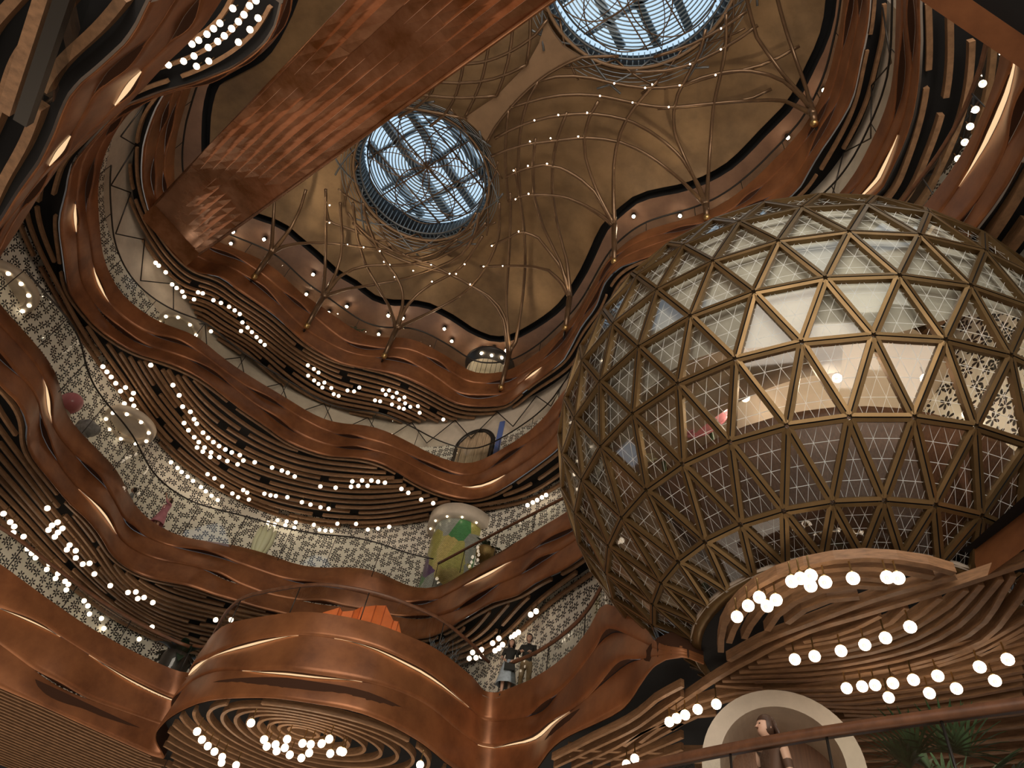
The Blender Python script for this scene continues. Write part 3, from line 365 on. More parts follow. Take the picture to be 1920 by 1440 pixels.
TREES = [((-11.92,19.07,26.12),(-11.86,18.87,27.85),[[(-11.86,18.87,27.85),(-12.11,18.76,28.63),(-12.34,18.5,29.37),(-12.52,18.04,30.02),(-12.62,17.38,30.49)],
[(-11.86,18.87,27.85),(-11.76,18.82,28.8),(-11.58,18.5,29.68),(-11.37,17.85,30.34),(-11.19,16.98,30.68)],
[(-11.86,18.87,27.85),(-11.65,19.02,28.69),(-11.27,19.2,29.45),(-10.7,19.38,30.09),(-9.97,19.5,30.53),(-9.12,19.53,30.73),(-8.25,19.46,30.75),(-7.38,19.39,30.75),(-6.51,19.32,30.75)]]),
((-9.49,20.81,25.66),(-9.44,20.61,27.64),[[(-9.44,20.61,27.64),(-9.67,20.55,28.44),(-9.87,20.34,29.23),(-10.07,19.92,29.92),(-10.21,19.27,30.43),(-10.28,18.48,30.69),(-10.28,17.64,30.75),(-10.28,16.8,30.75)],
[(-9.42,20.58,27.64),(-9.42,20.55,28.52),(-9.37,20.31,29.36),(-9.35,19.8,30.07),(-9.43,19.06,30.54),(-9.56,18.21,30.73),(-9.6,17.33,30.75)],
[(-9.41,20.56,27.64),(-9.18,20.81,28.39),(-8.84,20.99,29.13),(-8.36,21.17,29.77),(-7.72,21.21,30.3),(-6.98,21.06,30.63),(-6.23,20.73,30.74),(-5.54,20.28,30.75),(-4.85,19.81,30.75),(-4.2,19.3,30.75),(-3.64,18.71,30.75),(-3.28,17.96,30.75),(-3.09,17.17,30.75),(-3.09,16.34,30.75)],
[(-9.42,20.58,27.64),(-9.35,20.59,28.48),(-9.19,20.43,29.29),(-8.72,20.33,29.97),(-8.05,20.24,30.45),(-7.25,20.2,30.7),(-6.43,20.01,30.75),(-5.66,19.66,30.75),(-4.89,19.31,30.75),(-4.26,18.75,30.75),(-3.65,18.17,30.75),(-3.14,17.51,30.75),(-2.72,16.77,30.75)]]),
((-5.98,21.79,25.87),(-5.92,21.6,27.69),[[(-5.92,21.6,27.69),(-6.27,21.61,28.45),(-6.65,21.5,29.18),(-7.19,21.34,29.81),(-7.75,21,30.32),(-8.28,20.44,30.64),(-8.59,19.67,30.75),(-8.79,18.86,30.75),(-8.9,18.03,30.75),(-9,17.2,30.75)],
[(-5.9,21.56,27.69),(-5.9,21.5,28.49),(-5.82,21.29,29.25),(-5.49,21,29.91),(-4.99,20.61,30.39),(-4.36,20.2,30.66),(-3.75,19.7,30.75),(-3.36,18.99,30.75),(-3.06,18.25,30.75),(-2.78,17.5,30.75)],
[(-5.88,21.53,27.69),(-5.58,21.73,28.44),(-5.19,21.83,29.16),(-4.69,21.78,29.82),(-4.09,21.54,30.33),(-3.48,21.08,30.64),(-2.97,20.43,30.74),(-2.6,19.69,30.75),(-2.32,18.91,30.75),(-2.13,18.11,30.75),(-2.02,17.28,30.75),(-2.13,16.46,30.75),(-2.25,15.64,30.75)],
[(-5.91,21.56,27.69),(-5.97,21.49,28.49),(-6.01,21.26,29.25),(-6.22,20.9,29.91),(-6.7,20.48,30.39),(-7.29,20,30.66),(-7.76,19.37,30.75),(-8.07,18.62,30.75),(-8.36,17.87,30.75),(-8.53,17.09,30.75)]]),
((-0.47,22.48,26.17),(-0.45,22.28,28.57),[[(-0.45,22.28,28.57),(-0.66,21.94,29.29),(-0.88,21.42,29.9),(-1.1,20.76,30.34),(-1.22,19.98,30.61),(-1.31,19.16,30.73),(-1.39,18.34,30.75),(-1.48,17.51,30.75),(-1.59,16.69,30.75),(-1.69,15.86,30.75),(-1.85,15.05,30.75)],
[(-0.43,22.26,28.57),(-0.66,21.93,29.28),(-0.91,21.44,29.88),(-1.38,20.99,30.32),(-2.05,20.66,30.6),(-2.82,20.43,30.73),(-3.59,20.17,30.75),(-4.36,19.91,30.75),(-5.13,19.64,30.75),(-5.94,19.56,30.75),(-6.7,19.36,30.75),(-7.35,18.87,30.75)],
[(-0.5,22.29,28.57),(-0.24,22.07,29.25),(-0.28,21.54,29.86),(-0.32,20.87,30.3),(-0.38,20.12,30.58),(-0.47,19.33,30.72),(-0.56,18.52,30.75),(-0.72,17.73,30.75),(-0.87,16.94,30.75),(-1.08,16.16,30.75),(-1.31,15.38,30.75),(-1.56,14.61,30.75),(-1.81,13.85,30.75)],
[(-0.5,22.32,28.57),(-0.76,21.98,29.31),(-1.05,21.47,29.93),(-1.61,21.01,30.37),(-2.31,20.61,30.63),(-3.11,20.34,30.74)]]),
((1.78,18.81,26.82),(1.77,18.61,28.92),[[(1.77,18.61,28.92),(1.43,18.21,29.6),(1.03,17.68,30.14),(0.51,17.1,30.51),(-0.03,16.46,30.7),(-0.43,15.7,30.75),(-0.79,14.92,30.75),(-0.97,14.08,30.75),(-1.12,13.23,30.75),(-1.17,12.37,30.75)],
[(1.79,18.59,28.92),(1.56,18.12,29.61),(1.3,17.5,30.15),(0.9,16.83,30.52),(0.51,16.08,30.7),(0.21,15.28,30.75),(-0.05,14.45,30.75),(-0.21,13.61,30.75),(-0.28,12.75,30.75),(-0.25,11.89,30.75),(-0.1,11.03,30.75)],
[(1.77,18.61,28.92),(1.27,18.35,29.6),(0.58,18.2,30.12),(-0.19,18.38,30.46),(-1,18.68,30.67),(-1.84,18.94,30.75),(-2.69,19.2,30.75)],
[(1.78,18.61,28.92),(1.49,18.2,29.58),(1.01,17.79,30.11),(0.39,17.38,30.47),(-0.26,16.9,30.68),(-1.06,16.83,30.75),(-1.66,17.4,30.75),(-2.32,17.91,30.75)]]),
((2.99,14.89,26.58),(2.86,14.71,29.17),[[(2.86,14.71,29.17),(2.4,14.39,29.76),(1.9,13.96,30.23),(1.45,13.37,30.55),(1.04,12.7,30.71),(0.81,11.92,30.75),(0.81,11.11,30.75),(1.04,10.34,30.75)],
[(2.86,14.7,29.17),(2.69,14.21,29.77),(2.5,13.6,30.25),(2.31,12.89,30.56),(2.21,12.11,30.72),(2.22,11.31,30.75),(2.39,10.54,30.75),(2.72,9.81,30.75),(3.11,9.11,30.75)],
[(2.85,14.71,29.17),(2.34,14.39,29.8),(1.76,13.95,30.28),(1.01,13.63,30.59),(0.18,13.41,30.73),(-0.67,13.45,30.75),(-1.45,13.82,30.75),(-2.14,14.36,30.75)],
[(2.85,14.73,29.17),(2.2,14.67,29.78),(1.44,14.63,30.25),(0.6,14.61,30.57),(-0.27,14.78,30.72),(-1.14,14.99,30.75),(-1.89,15.48,30.75)]]),
((5.87,12.24,26.59),(5.81,12.05,27.24),[[(5.81,12.05,27.24),(5.72,12.08,28.07),(5.54,12.05,28.88),(5.28,11.89,29.66),(4.89,11.56,30.31),(4.39,11.01,30.69),(4.08,10.25,30.75),(4.01,9.43,30.75),(4.18,8.61,30.75),(4.35,7.8,30.75),(4.29,6.97,30.75)],
[(5.82,12.05,27.24),(5.89,12.01,28.06),(5.93,11.88,28.88),(5.93,11.6,29.67),(5.86,11.12,30.33),(5.7,10.4,30.7),(5.5,9.59,30.75),(5.4,8.77,30.75),(5.31,7.94,30.75),(5.12,7.13,30.75),(4.84,6.35,30.75)],
[(5.79,12.05,27.24),(5.62,12.19,28.01),(5.37,12.29,28.77),(5.03,12.31,29.5),(4.54,12.28,30.14),(3.89,12.13,30.58),(3.13,11.93,30.75),(2.33,11.79,30.75),(1.53,11.81,30.75),(0.74,11.93,30.75),(-0.03,12.19,30.75),(-0.79,12.46,30.75),(-1.55,12.73,30.75),(-2.26,13.11,30.75),(-2.92,13.58,30.75)],
[(5.81,12.07,27.24),(5.74,12.08,28.07),(5.57,12.03,28.9),(5.26,11.92,29.67),(4.8,11.66,30.31),(4.11,11.38,30.68),(3.33,11.08,30.75),(2.52,10.85,30.75),(1.68,10.82,30.75),(0.84,10.89,30.75),(0.03,11.09,30.75),(-0.76,11.37,30.75),(-1.52,11.74,30.75),(-2.22,12.2,30.75),(-2.87,12.74,30.75)]]),
((8.06,8.02,26.32),(7.98,7.81,26.59),[[(7.98,7.81,26.59),(8,7.86,27.47),(7.95,7.87,28.35),(7.77,7.86,29.21),(7.44,7.75,30.02),(6.9,7.42,30.61),(6.2,6.9,30.75),(5.68,6.2,30.75),(5.19,5.46,30.75)],
[(7.99,7.81,26.59),(8.05,7.82,27.39),(8.08,7.78,28.2),(8.06,7.68,29),(7.93,7.48,29.77),(7.65,7.12,30.42),(7.19,6.56,30.74),(6.69,5.92,30.75),(6.22,5.27,30.75)],
[(7.98,7.81,26.59),(8,7.85,27.4),(7.95,7.89,28.22),(7.79,7.93,29.01),(7.5,7.91,29.78),(7.01,7.96,30.41),(6.28,8.06,30.73),(5.51,8.28,30.75),(4.77,8.62,30.75),(4.09,9.08,30.75)],
[(7.98,7.82,26.59),(7.94,8.02,27.45),(7.82,8.21,28.31),(7.6,8.37,29.15),(7.28,8.69,29.91),(6.74,9.05,30.51),(5.96,9.35,30.75),(5.11,9.62,30.75),(4.27,9.89,30.75),(3.41,10.14,30.75)]])]
WEB = [(-1.59,7.76),(-1.72,8.71),(-2.05,9.58),(-3.06,11.02),(-4.27,12.2),(-3.75,12.53),(-3.21,13),(-3.19,13.02),(-2.97,12.39),(-2.51,11.52),(-2.04,10.79),(-1.48,10.06),(-0.82,9.44),(-0.04,8.89),(-0.76,8.64),(-1.21,8.27),(-1.49,7.98)]
LAMPS_L4 = [(-14.89,19.45,19.45),(-14.79,19.68,19.45),(-14.68,19.91,19.45),(-14.57,20.2,19.45),(-14.47,20.58,19.45),(-14.22,20.32,19.45),(-13.96,20.54,19.45),(-14.11,20.91,19.45),(-14.09,21.25,19.45),(-14.04,21.5,19.45),(-14.46,21.24,19.45),(-12.97,18.84,19.45),(-12.28,19.64,19.45),(-12.12,20.12,19.45),(-12.08,20.71,19.45),(-11.81,20.91,19.45),(-11.72,21.29,19.45),(-11.65,21.52,19.45),(-12.17,21.64,19.45),(-12.05,22.01,19.45),(-11.87,22.36,19.45),(-11.72,22.6,19.45),(-11.84,22.96,19.45),(-11.46,21.97,19.45),(-11.29,22.22,19.45),(-11.1,22.41,19.45),(-10.89,22.58,19.45),(-10.65,22.71,19.45),(-10.4,22.81,19.45),(-10.08,22.87,19.45),(-11.52,22.86,19.45),(-11.63,23.14,19.45),(-11.28,23.08,19.45),(-11.35,23.38,19.45),(-10.97,23.28,19.45),(-10.65,23.41,19.45),(-10.23,23.48,19.45),(-9.96,23.16,19.45),(-9.49,23.12,19.45),(-8.78,23.22,19.45),(-8.38,23.28,19.45),(-8.14,23.34,19.45),(-7.86,23.49,19.45),(-6.8,23.78,19.45),(-6.16,23.65,19.45),(-13.13,24.27,19.45),(-12.9,24.56,19.45),(-12.76,24.77,19.45),(-12.54,25.01,19.45),(-12.34,25.22,19.45),(-12.04,25.54,19.45),(-11.86,25.76,19.45),(-11.64,26,19.45),(-11.39,26.21,19.45),(-11.62,24.55,19.45),(-11.35,24.73,19.45),(-11.07,25.17,19.45),(-10.67,25.52,19.45),(-10.44,25.7,19.45),(-10.16,25.12,19.45),(-10,25.24,19.45),(-9.97,25.7,19.45),(-9.24,25.06,19.45),(-8.98,25.08,19.45),(-8.75,25.05,19.45),(-8.25,24.97,19.45),(-7.63,25.1,19.45),(-7.26,25.14,19.45),(-6.83,25.18,19.45),(-6.48,25.16,19.45),(-5.52,23.38,19.45),(-5.22,23.22,19.45),(-4.84,23.09,19.45),(-5.47,23.02,19.45),(-5.07,22.83,19.45),(-4.69,22.71,19.45),(-4.42,22.7,19.45),(-4.14,22.67,19.45),(-3.46,22.84,19.45),(-3.17,22.99,19.45),(-2.62,23.25,19.45),(-2.12,23.32,19.45),(1.59,22.2,19.45),(1.76,21.97,19.45),(1.9,21.77,19.45),(2.05,21.55,19.45),(2.18,21.36,19.45),(-5.29,25.82,19.45),(-4.77,26.05,19.45),(-4.33,25.82,19.45),(-3.85,25.52,19.45),(-9.24,27.09,19.45),(-8.94,27.12,19.45),(-8.79,26.76,19.45),(-8.46,27.02,19.45),(-8.38,26.7,19.45),(-8.05,27.05,19.45),(-7.97,26.63,19.45),(-7.16,26.53,19.45),(-6.92,26.81,19.45),(-6.65,26.77,19.45),(-6.38,26.7,19.45),(-6.11,26.09,19.45)]
LAMPS_L4LOBE = [(-8.53,5.99,19.45),(-8.1,5.85,19.45),(-8.26,6.08,19.45),(-7.91,6.09,19.45),(-8.42,6.27,19.45),(-8.14,6.4,19.45),(-8.9,6.4,19.45),(-9.08,6.56,19.45),(-9.27,6.73,19.45),(-8.61,6.47,19.45),(-8.82,6.68,19.45),(-8.47,6.76,19.45),(-9.01,6.85,19.45),(-9.51,6.92,19.45),(-9.7,7.05,19.45),(-9.28,7.05,19.45),(-9.69,7.34,19.45),(-9.99,7.53,19.45),(-10.42,7.71,19.45),(-9.31,7.39,19.45),(-9.66,7.59,19.45),(-7.93,5.7,19.45)]
LAMPS_L4RIGHT = [(9.01,4.2,19.45),(9.18,4.76,19.45),(9.28,5.14,19.45),(9.37,5.51,19.45),(9.44,5.91,19.45)]
LAMPS_L5 = [(-15.43,18.32,24.7),(-15.32,18.43,24.7),(-15.07,18.7,24.7),(-14.89,19.27,24.7),(-14.72,19.41,24.7),(-14.5,19.54,24.7),(-13.79,19.4,24.7),(-13.59,19.4,24.7),(-14.45,19.8,24.7),(-14.03,19.83,24.7),(-13.16,19.65,24.7),(-12.84,19.71,24.7),(-12.5,19.83,24.7),(-12.27,19.96,24.7),(-12.06,20.1,24.7),(-11.99,20.54,24.7),(-11.78,20.77,24.7),(-11.61,20.98,24.7),(-11.42,21.21,24.7),(-11.26,21.41,24.7),(-11.08,21.57,24.7),(-12.1,21.05,24.7),(-13.5,21.44,24.7),(-9.15,22.25,24.7),(-8.88,22.39,24.7),(-8.67,22.55,24.7),(-8.41,23.1,24.7),(-9.16,22.88,24.7),(-8.89,23.1,24.7),(-8.69,23.26,24.7),(-8.51,23.44,24.7),(-8.09,23.35,24.7),(-7.98,23.71,24.7),(-7.75,23.76,24.7),(-7.33,23.29,24.7),(-7.02,23.26,24.7),(-6.78,22.95,24.7),(-5.69,22.79,24.7),(-5.4,22.73,24.7),(-5.04,22.78,24.7),(-4.67,22.96,24.7),(-5.54,23.04,24.7),(-5.22,23.1,24.7),(-4.91,23.17,24.7),(-4.62,23.33,24.7),(-4.37,23.48,24.7),(-4.02,23.34,24.7),(-3.91,23.74,24.7),(-2.78,23.85,24.7),(-6.03,23.55,24.7),(-5.79,23.54,24.7),(-5.23,23.58,24.7),(-4.89,23.68,24.7),(-4.66,23.7,24.7)]
LAMPS_L3 = [(-14.35,19.82,13),(-14.27,20.22,13),(-14.21,20.43,13),(-14.36,20.81,13),(-14.06,20.91,13),(-14.15,21.61,13),(-14.08,21.84,13),(-14.02,22.07,13),(-13.62,22.28,13),(-13.82,22.68,13),(-13.48,22.81,13),(-13.66,23.17,13),(-13.35,23.23,13),(-13.28,23.39,13),(-13.46,23.81,13),(-12.97,24.33,13),(-12.91,24.64,13),(-13,25.23,13),(-12.6,25.38,13),(-12.68,26.12,13),(-12.52,26.58,13),(-12.86,19.9,13),(-12.62,19.66,13),(-13.06,20.21,13),(-12.55,19.95,13),(-12.77,20.24,13),(-12.95,20.53,13),(-12.56,20.84,13),(-12.73,21.15,13),(-12.43,21.1,13),(-12.54,21.54,13),(-12.39,21.84,13),(-12.13,21.7,13),(-12.12,22.32,13),(-11.71,22.87,13),(-11.15,23.08,13),(-10.85,22.93,13),(-10.87,23.36,13),(-10.62,23.19,13),(-10.36,23.41,13),(-10.72,25.21,13),(-11.42,26.38,13),(-8.22,23.69,13),(-7.66,23.46,13),(-12.75,19.01,13),(1.98,19.22,13),(2.1,18.98,13),(1.11,21.35,13),(1.26,20.98,13),(1.64,20.75,13),(1.71,20.55,13),(1.79,20.37,13),(1.43,21.31,13),(1.35,21.59,13),(1.25,21.79,13),(0.82,21.91,13),(0.56,22.21,13),(0.5,22.65,13),(0.71,22.51,13),(0.87,22.32,13)]
LAMPS_LOBE = [(-3.84,15.86,7.2),(-5.14,16.96,7.2),(-5.09,17.38,7.2),(-5,17.7,7.2),(-4.88,17.96,7.2),(-4.73,18.2,7.2),(-4.79,18.58,7.2),(-4.44,18.54,7.2),(-3.62,16.61,7.2),(-3.59,16.97,7.2),(-3.38,16.76,7.2),(-3.38,17.12,7.2),(-3.18,16.83,7.2),(-3.1,16.32,7.2),(-3.09,17.18,7.2),(-2.83,17.22,7.2),(-2.77,16.37,7.2),(-2.59,16.33,7.2),(-2.64,16.83,7.2),(-2.35,16.16,7.2),(-2.18,15.83,7.2),(-2.17,16.61,7.2),(-1.95,16.35,7.2),(-1.89,16.37,7.2),(-0.23,16.18,7.2)]
LAMPS_BR = [(3.72,8.48,7.2),(3.76,8.17,7.2),(3.82,7.93,7.2),(3.99,8.09,7.2),(4.04,7.91,7.2),(4.06,7.45,7.2),(4.13,7.35,7.2),(4.22,7.25,7.2),(4.31,7.46,7.2),(4.44,7.32,7.2),(4.71,7.13,7.2),(5.07,6.97,7.2),(5.19,6.94,7.2),(4.86,9.23,7.2),(5.07,9.04,7.2),(5.33,8.77,7.2),(5.54,8.5,7.2),(5.7,8.24,7.2),(5.85,7.88,7.2),(5.86,9.71,7.2),(6.03,9.57,7.2),(6.17,9.46,7.2),(6.36,9.31,7.2),(6.56,9.11,7.2),(6.79,8.88,7.2),(7.14,8.45,7.2),(7.34,8.14,7.2),(6.51,9.72,7.2),(6.94,9.37,7.2),(7.19,9.1,7.2),(7.51,8.7,7.2),(4.32,11.01,7.2),(4.11,11.31,7.2),(3.99,11.59,7.2),(3.7,13.68,7.2),(3.63,14.01,7.2),(3.83,11.95,7.2),(3.9,11.77,7.2)]
SPOTS = [(-15,20.18,30.72),(-15.19,20.89,30.72),(-13.45,20.23,30.72),(-11.02,21.71,30.72),(-11.43,23.05,30.72),(-9.28,23.29,30.72),(-10.26,23.93,30.72),(-7.06,23.31,30.72),(-6.29,23.28,30.72),(-7.53,24.69,30.72),(-4.06,23.4,30.72),(-3.59,24.11,30.72),(-1.93,24.22,30.72),(-1.33,23.98,30.72),(-0.67,23.95,30.72),(-2.42,24.76,30.72),(3.74,14.92,30.72),(5.69,14.44,30.72),(7.45,13.61,30.72),(8.74,10.19,30.72),(9.3,8.18,30.72)]
ESC = ((-15.25,15.81,25.15),(-13.98,17.91,25.15),(-5.34,4.97,18.5),(-0.91,3.64,16.4))
SLATS_BR = [[(4.21,10.08),(4.33,9.74),(4.46,9.4),(4.63,9.08),(4.82,8.77),(5,8.46),(5.18,8.15),(5.37,7.84),(5.58,7.55),(5.81,7.27),(6.05,7)],
[(3.9,12),(3.99,11.64),(4.08,11.29),(4.17,10.94),(4.27,10.59),(4.38,10.24),(4.51,9.9),(4.63,9.56),(4.77,9.22),(4.93,8.89),(5.13,8.59),(5.36,8.3),(5.57,8.01),(5.79,7.72),(6.01,7.42),(6.21,7.12),(6.41,6.82),(6.61,6.51),(6.81,6.21)],
[(4.01,9.88),(3.89,9.52),(3.8,9.16),(3.77,8.79),(3.8,8.42),(3.88,8.06),(4.04,7.72),(4.27,7.43),(4.56,7.19),(4.89,7.02),(5.25,6.93),(5.62,6.9),(5.99,6.94)],
[(4.03,9.58),(3.97,9.22),(3.94,8.85),(3.95,8.48),(4.02,8.11),(4.17,7.78),(4.41,7.5),(4.73,7.3),(5.07,7.17),(5.44,7.12),(5.81,7.11)],
[(4.19,9.38),(4.15,9.03),(4.15,8.67),(4.21,8.32),(4.32,7.98),(4.52,7.69),(4.81,7.49),(5.15,7.39),(5.51,7.35)],
[(4.41,9.05),(4.39,8.63),(4.48,8.23),(4.68,7.87),(5.01,7.62),(5.41,7.5)],
[(4.59,8.77),(4.67,8.38),(4.87,8.04),(5.19,7.83)],
[(5,9.15),(5.29,8.87),(5.5,8.52),(5.64,8.14)],
[(4.85,9.43),(5.14,9.17),(5.43,8.9),(5.67,8.59),(5.84,8.24),(5.85,7.84)],
[(4.71,9.74),(5.03,9.5),(5.35,9.26),(5.63,8.97),(5.84,8.64),(6.01,8.28),(6.1,7.89),(6.12,7.49)],
[(4.62,9.96),(4.92,9.74),(5.23,9.51),(5.52,9.27),(5.78,8.99),(6,8.68),(6.17,8.34),(6.25,7.97),(6.31,7.6),(6.31,7.22)],
[(4.56,10.16),(4.85,9.97),(5.15,9.77),(5.44,9.55),(5.71,9.32),(5.96,9.07),(6.18,8.78),(6.34,8.46),(6.44,8.12),(6.48,7.76),(6.45,7.41),(6.41,7.05)],
[(4.48,10.35),(4.81,10.17),(5.14,9.99),(5.46,9.79),(5.75,9.56),(6.01,9.3),(6.25,9.01),(6.46,8.7),(6.6,8.35),(6.66,7.99),(6.65,7.61),(6.6,7.24),(6.55,6.87)],
[(4.42,10.57),(4.73,10.4),(5.05,10.23),(5.36,10.06),(5.65,9.85),(5.92,9.62),(6.18,9.37),(6.41,9.1),(6.61,8.8),(6.78,8.49),(6.89,8.15),(6.9,7.79),(6.83,7.44),(6.73,7.1),(6.64,6.76)],
[(4.34,10.73),(4.67,10.58),(4.99,10.44),(5.31,10.28),(5.61,10.09),(5.89,9.87),(6.15,9.64),(6.4,9.39),(6.63,9.12),(6.84,8.83),(7.02,8.53),(7.13,8.19),(7.12,7.84),(7.05,7.49),(6.98,7.14),(6.89,6.8)],
[(4.29,10.91),(4.65,10.81),(5,10.71)],
[(4.22,11.11),(4.72,10.98)],
[(4.14,11.35),(4.47,11.24)],
[(4.05,11.67),(4.27,11.6)],
[(6.51,9.46),(6.75,9.15),(6.97,8.83),(7.12,8.47),(7.22,8.09),(7.29,7.71),(7.33,7.32)],
[(6.95,9.03),(7.14,8.71),(7.29,8.38),(7.36,8.01),(7.42,7.65)],
[(7.29,8.56),(7.39,8.21),(7.49,7.86)],
[(3.98,12.25),(4.09,11.91),(4.24,11.57),(4.44,11.27),(4.68,11),(4.98,10.78),(5.3,10.61),(5.63,10.45),(5.96,10.28),(6.26,10.08),(6.53,9.83),(6.77,9.56),(7.02,9.29),(7.24,9),(7.45,8.7),(7.65,8.39),(7.82,8.07)],
[(4.06,12.52),(4.2,12.19),(4.32,11.85),(4.49,11.54),(4.69,11.25),(4.95,11),(5.26,10.82),(5.58,10.67),(5.9,10.51),(6.21,10.33),(6.48,10.1),(6.75,9.86),(7,9.6),(7.24,9.34),(7.46,9.07),(7.68,8.78),(7.9,8.5)],
[(4.14,12.79),(4.23,12.44),(4.37,12.1),(4.65,11.88)],
[(5.31,10.89),(5.64,10.77),(5.97,10.63),(6.28,10.46),(6.55,10.23),(6.81,9.99),(7.07,9.75),(7.32,9.5),(7.56,9.24),(7.8,8.98),(8.04,8.71)],
[(5.8,10.83),(6.17,10.7),(6.51,10.52),(6.81,10.27),(7.08,10.01),(7.35,9.73),(7.63,9.46),(7.89,9.17),(8.15,8.89)],
[(6.07,10.83),(6.41,10.72),(6.74,10.58),(7.04,10.38),(7.31,10.15),(7.57,9.9),(7.82,9.64),(8.05,9.36),(8.28,9.09)],
[(6.29,10.9),(6.66,10.76),(7.01,10.62),(7.34,10.41),(7.63,10.16),(7.92,9.9),(8.19,9.63),(8.44,9.34)],
[(6.48,10.98),(6.82,10.84),(7.15,10.68),(7.47,10.5),(7.78,10.3),(8.07,10.08),(8.33,9.82),(8.58,9.55)],
[(3.77,13.56),(3.84,13.19),(3.92,12.83),(4.01,12.46),(4.12,12.11)],
[(3.54,13.86),(3.61,13.5),(3.69,13.14),(3.84,12.81),(4.06,12.52)]]
SLATS_BR2 = [[(2.4,15.16),(2.53,14.83),(2.67,14.5),(2.8,14.17),(2.93,13.84),(3.07,13.52),(3.21,13.19),(3.34,12.86),(3.44,12.52),(3.51,12.18),(3.57,11.83),(3.69,11.49),(3.82,11.16)],
[(2.51,15.53),(2.65,15.2),(2.79,14.87),(2.92,14.54),(3.06,14.21),(3.2,13.88),(3.34,13.55),(3.47,13.22),(3.58,12.88),(3.66,12.53),(3.74,12.18),(3.83,11.83),(3.92,11.49)],
[(2.85,15.35),(2.99,15.01),(3.14,14.68),(3.28,14.34),(3.41,14),(3.52,13.66),(3.63,13.31),(3.75,12.96),(3.85,12.61),(3.96,12.26),(4.06,11.92)],
[(3.24,15.12),(3.38,14.79),(3.52,14.46),(3.66,14.13),(3.78,13.79),(3.91,13.46),(4.02,13.12),(4.13,12.78),(4.23,12.43)],
[(3.57,14.94),(3.71,14.62),(3.85,14.29),(3.99,13.96),(4.13,13.63),(4.27,13.31),(4.4,12.98)],
[(3.95,14.73),(4.14,14.31),(4.35,13.89),(4.56,13.48)]]
HANDRAIL3 = [(-14.25,13.1,16.9),(-14.27,13.52,16.9),(-13.83,14.16,16.9),(-13.31,14.81,16.9),(-13.15,15.6,16.9),(-13.29,16.5,16.9),(-13.39,17.38,16.9),(-13.15,18.1,16.9),(-12.68,18.97,16.9),(-12.25,19.9,16.9),(-12.25,21.14,16.9),(-11.87,22.01,16.9),(-11.32,22.67,16.9),(-10.48,23.03,16.9),(-9.19,23.01,16.9),(-7.97,23.16,16.9),(-6.6,23.36,16.9),(-5.1,23.04,16.9),(-4.08,22.81,16.9),(-3.04,23.13,16.9),(-2.14,23.37,16.9),(-1.29,23.2,16.9)]
PINS = [(-0.43,11.19,30.68),(-1.35,11.61,30.68),(-1.38,12.53,30.68),(0.7,10.86,30.68),(1.05,10.1,30.68),(1.48,9.52,30.68),(2.37,10.09,30.68),(2.7,9.44,30.68),(2.93,9.26,30.68),(3.81,9.97,30.68),(3.97,9.08,30.68),(4.11,8.25,30.68),(5.17,8.44,30.68),(5.05,7.52,30.68),(4.81,6.83,30.68),(-0.55,12.21,30.68),(0.56,11.89,30.68),(-1.28,13.61,30.68),(-0.49,13.33,30.68),(-1.85,13.95,30.68),(-1.03,14.88,30.68),(-1.56,15.27,30.68),(-10.08,17.54,30.68),(-10.11,18.48,30.68),(-9.22,19.48,30.68),(-8.43,19.44,30.68),(-7.62,19.46,30.68),(-7.39,20.02,30.68),(-7.1,20.12,30.68),(-6.82,20.77,30.68),(-5.92,20.18,30.68),(-5.06,19.62,30.68),(-4.94,20.58,30.68),(-4.11,19.91,30.68),(-3.79,19.84,30.68),(-3.44,19.19,30.68),(-3.04,20.27,30.68),(-2.52,19.09,30.68),(-1.61,18.84,30.68),(-2.28,17.88,30.68),(-1.16,16.83,30.68)]
LIT = [(2,-4.30,16.73,0,1.6),(2,-3.09,16.05,1,1.7),(2,-1.29,16.96,0,2.4),(2,1.90,16.32,1,2.2),(2,-8.46,21.48,0,2.2),(2,-11.00,18.08,0,1.2),(2,-6.08,17.67,0,1.0),(3,-12.39,20.62,1,1.5),(3,0.40,20.52,0,1.6),(3,-12.92,16.65,0,1.0),(4,-16.10,17.24,0,0.9),(4,0.37,22.84,1,1.1),(4,-0.76,22.70,1,0.8),(3,7.37,3.65,0,1.6),(4,8.22,7.04,1,1.4),(4,-15.26,13.87,1,0.8),(3,-10.14,7.61,1,0.8),(3,-8.79,6.53,0,0.8),(5,1.08,21.37,1,0.7)]

LV = {5: (27.7, 25.15), 4: (21.7, 19.9), 3: (15.7, 13.4), 2: (9.7, 7.6)}
TOP = {5: lift(TOP5, 27.7), 4: lift(TOP4, 21.7), 3: lift(TOP3, 15.7), 2: np.array(TOP2, float)}
BOT = {k: lift(v, LV[k][1]) for k, v in ((5, BOT5), (4, BOT4), (3, BOT3), (2, BOT2))}
OUT = {k: lift(v, LV[k][1]) for k, v in ((5, OUT5), (4, OUT4), (3, OUT3))}
FLOORNAME = {5: 'top gallery', 4: 'fourth gallery', 3: 'third gallery', 2: 'lowest gallery'}
def plan_normal(P):
    t = np.gradient(P[:, :2], axis=0); t /= np.maximum(np.linalg.norm(t, axis=1), 1e-9)[:, None]
    return np.c_[t[:, 1], -t[:, 0], np.zeros(len(P))]        # towards the atrium
def smooth_rows(A, k=3, it=2):
    for _ in range(it):
        p = np.vstack([np.repeat(A[:1], k, 0), A, np.repeat(A[-1:], k, 0)])
        A = np.array([p[i:i + 2 * k + 1].mean(0) for i in range(len(A))])
    return A

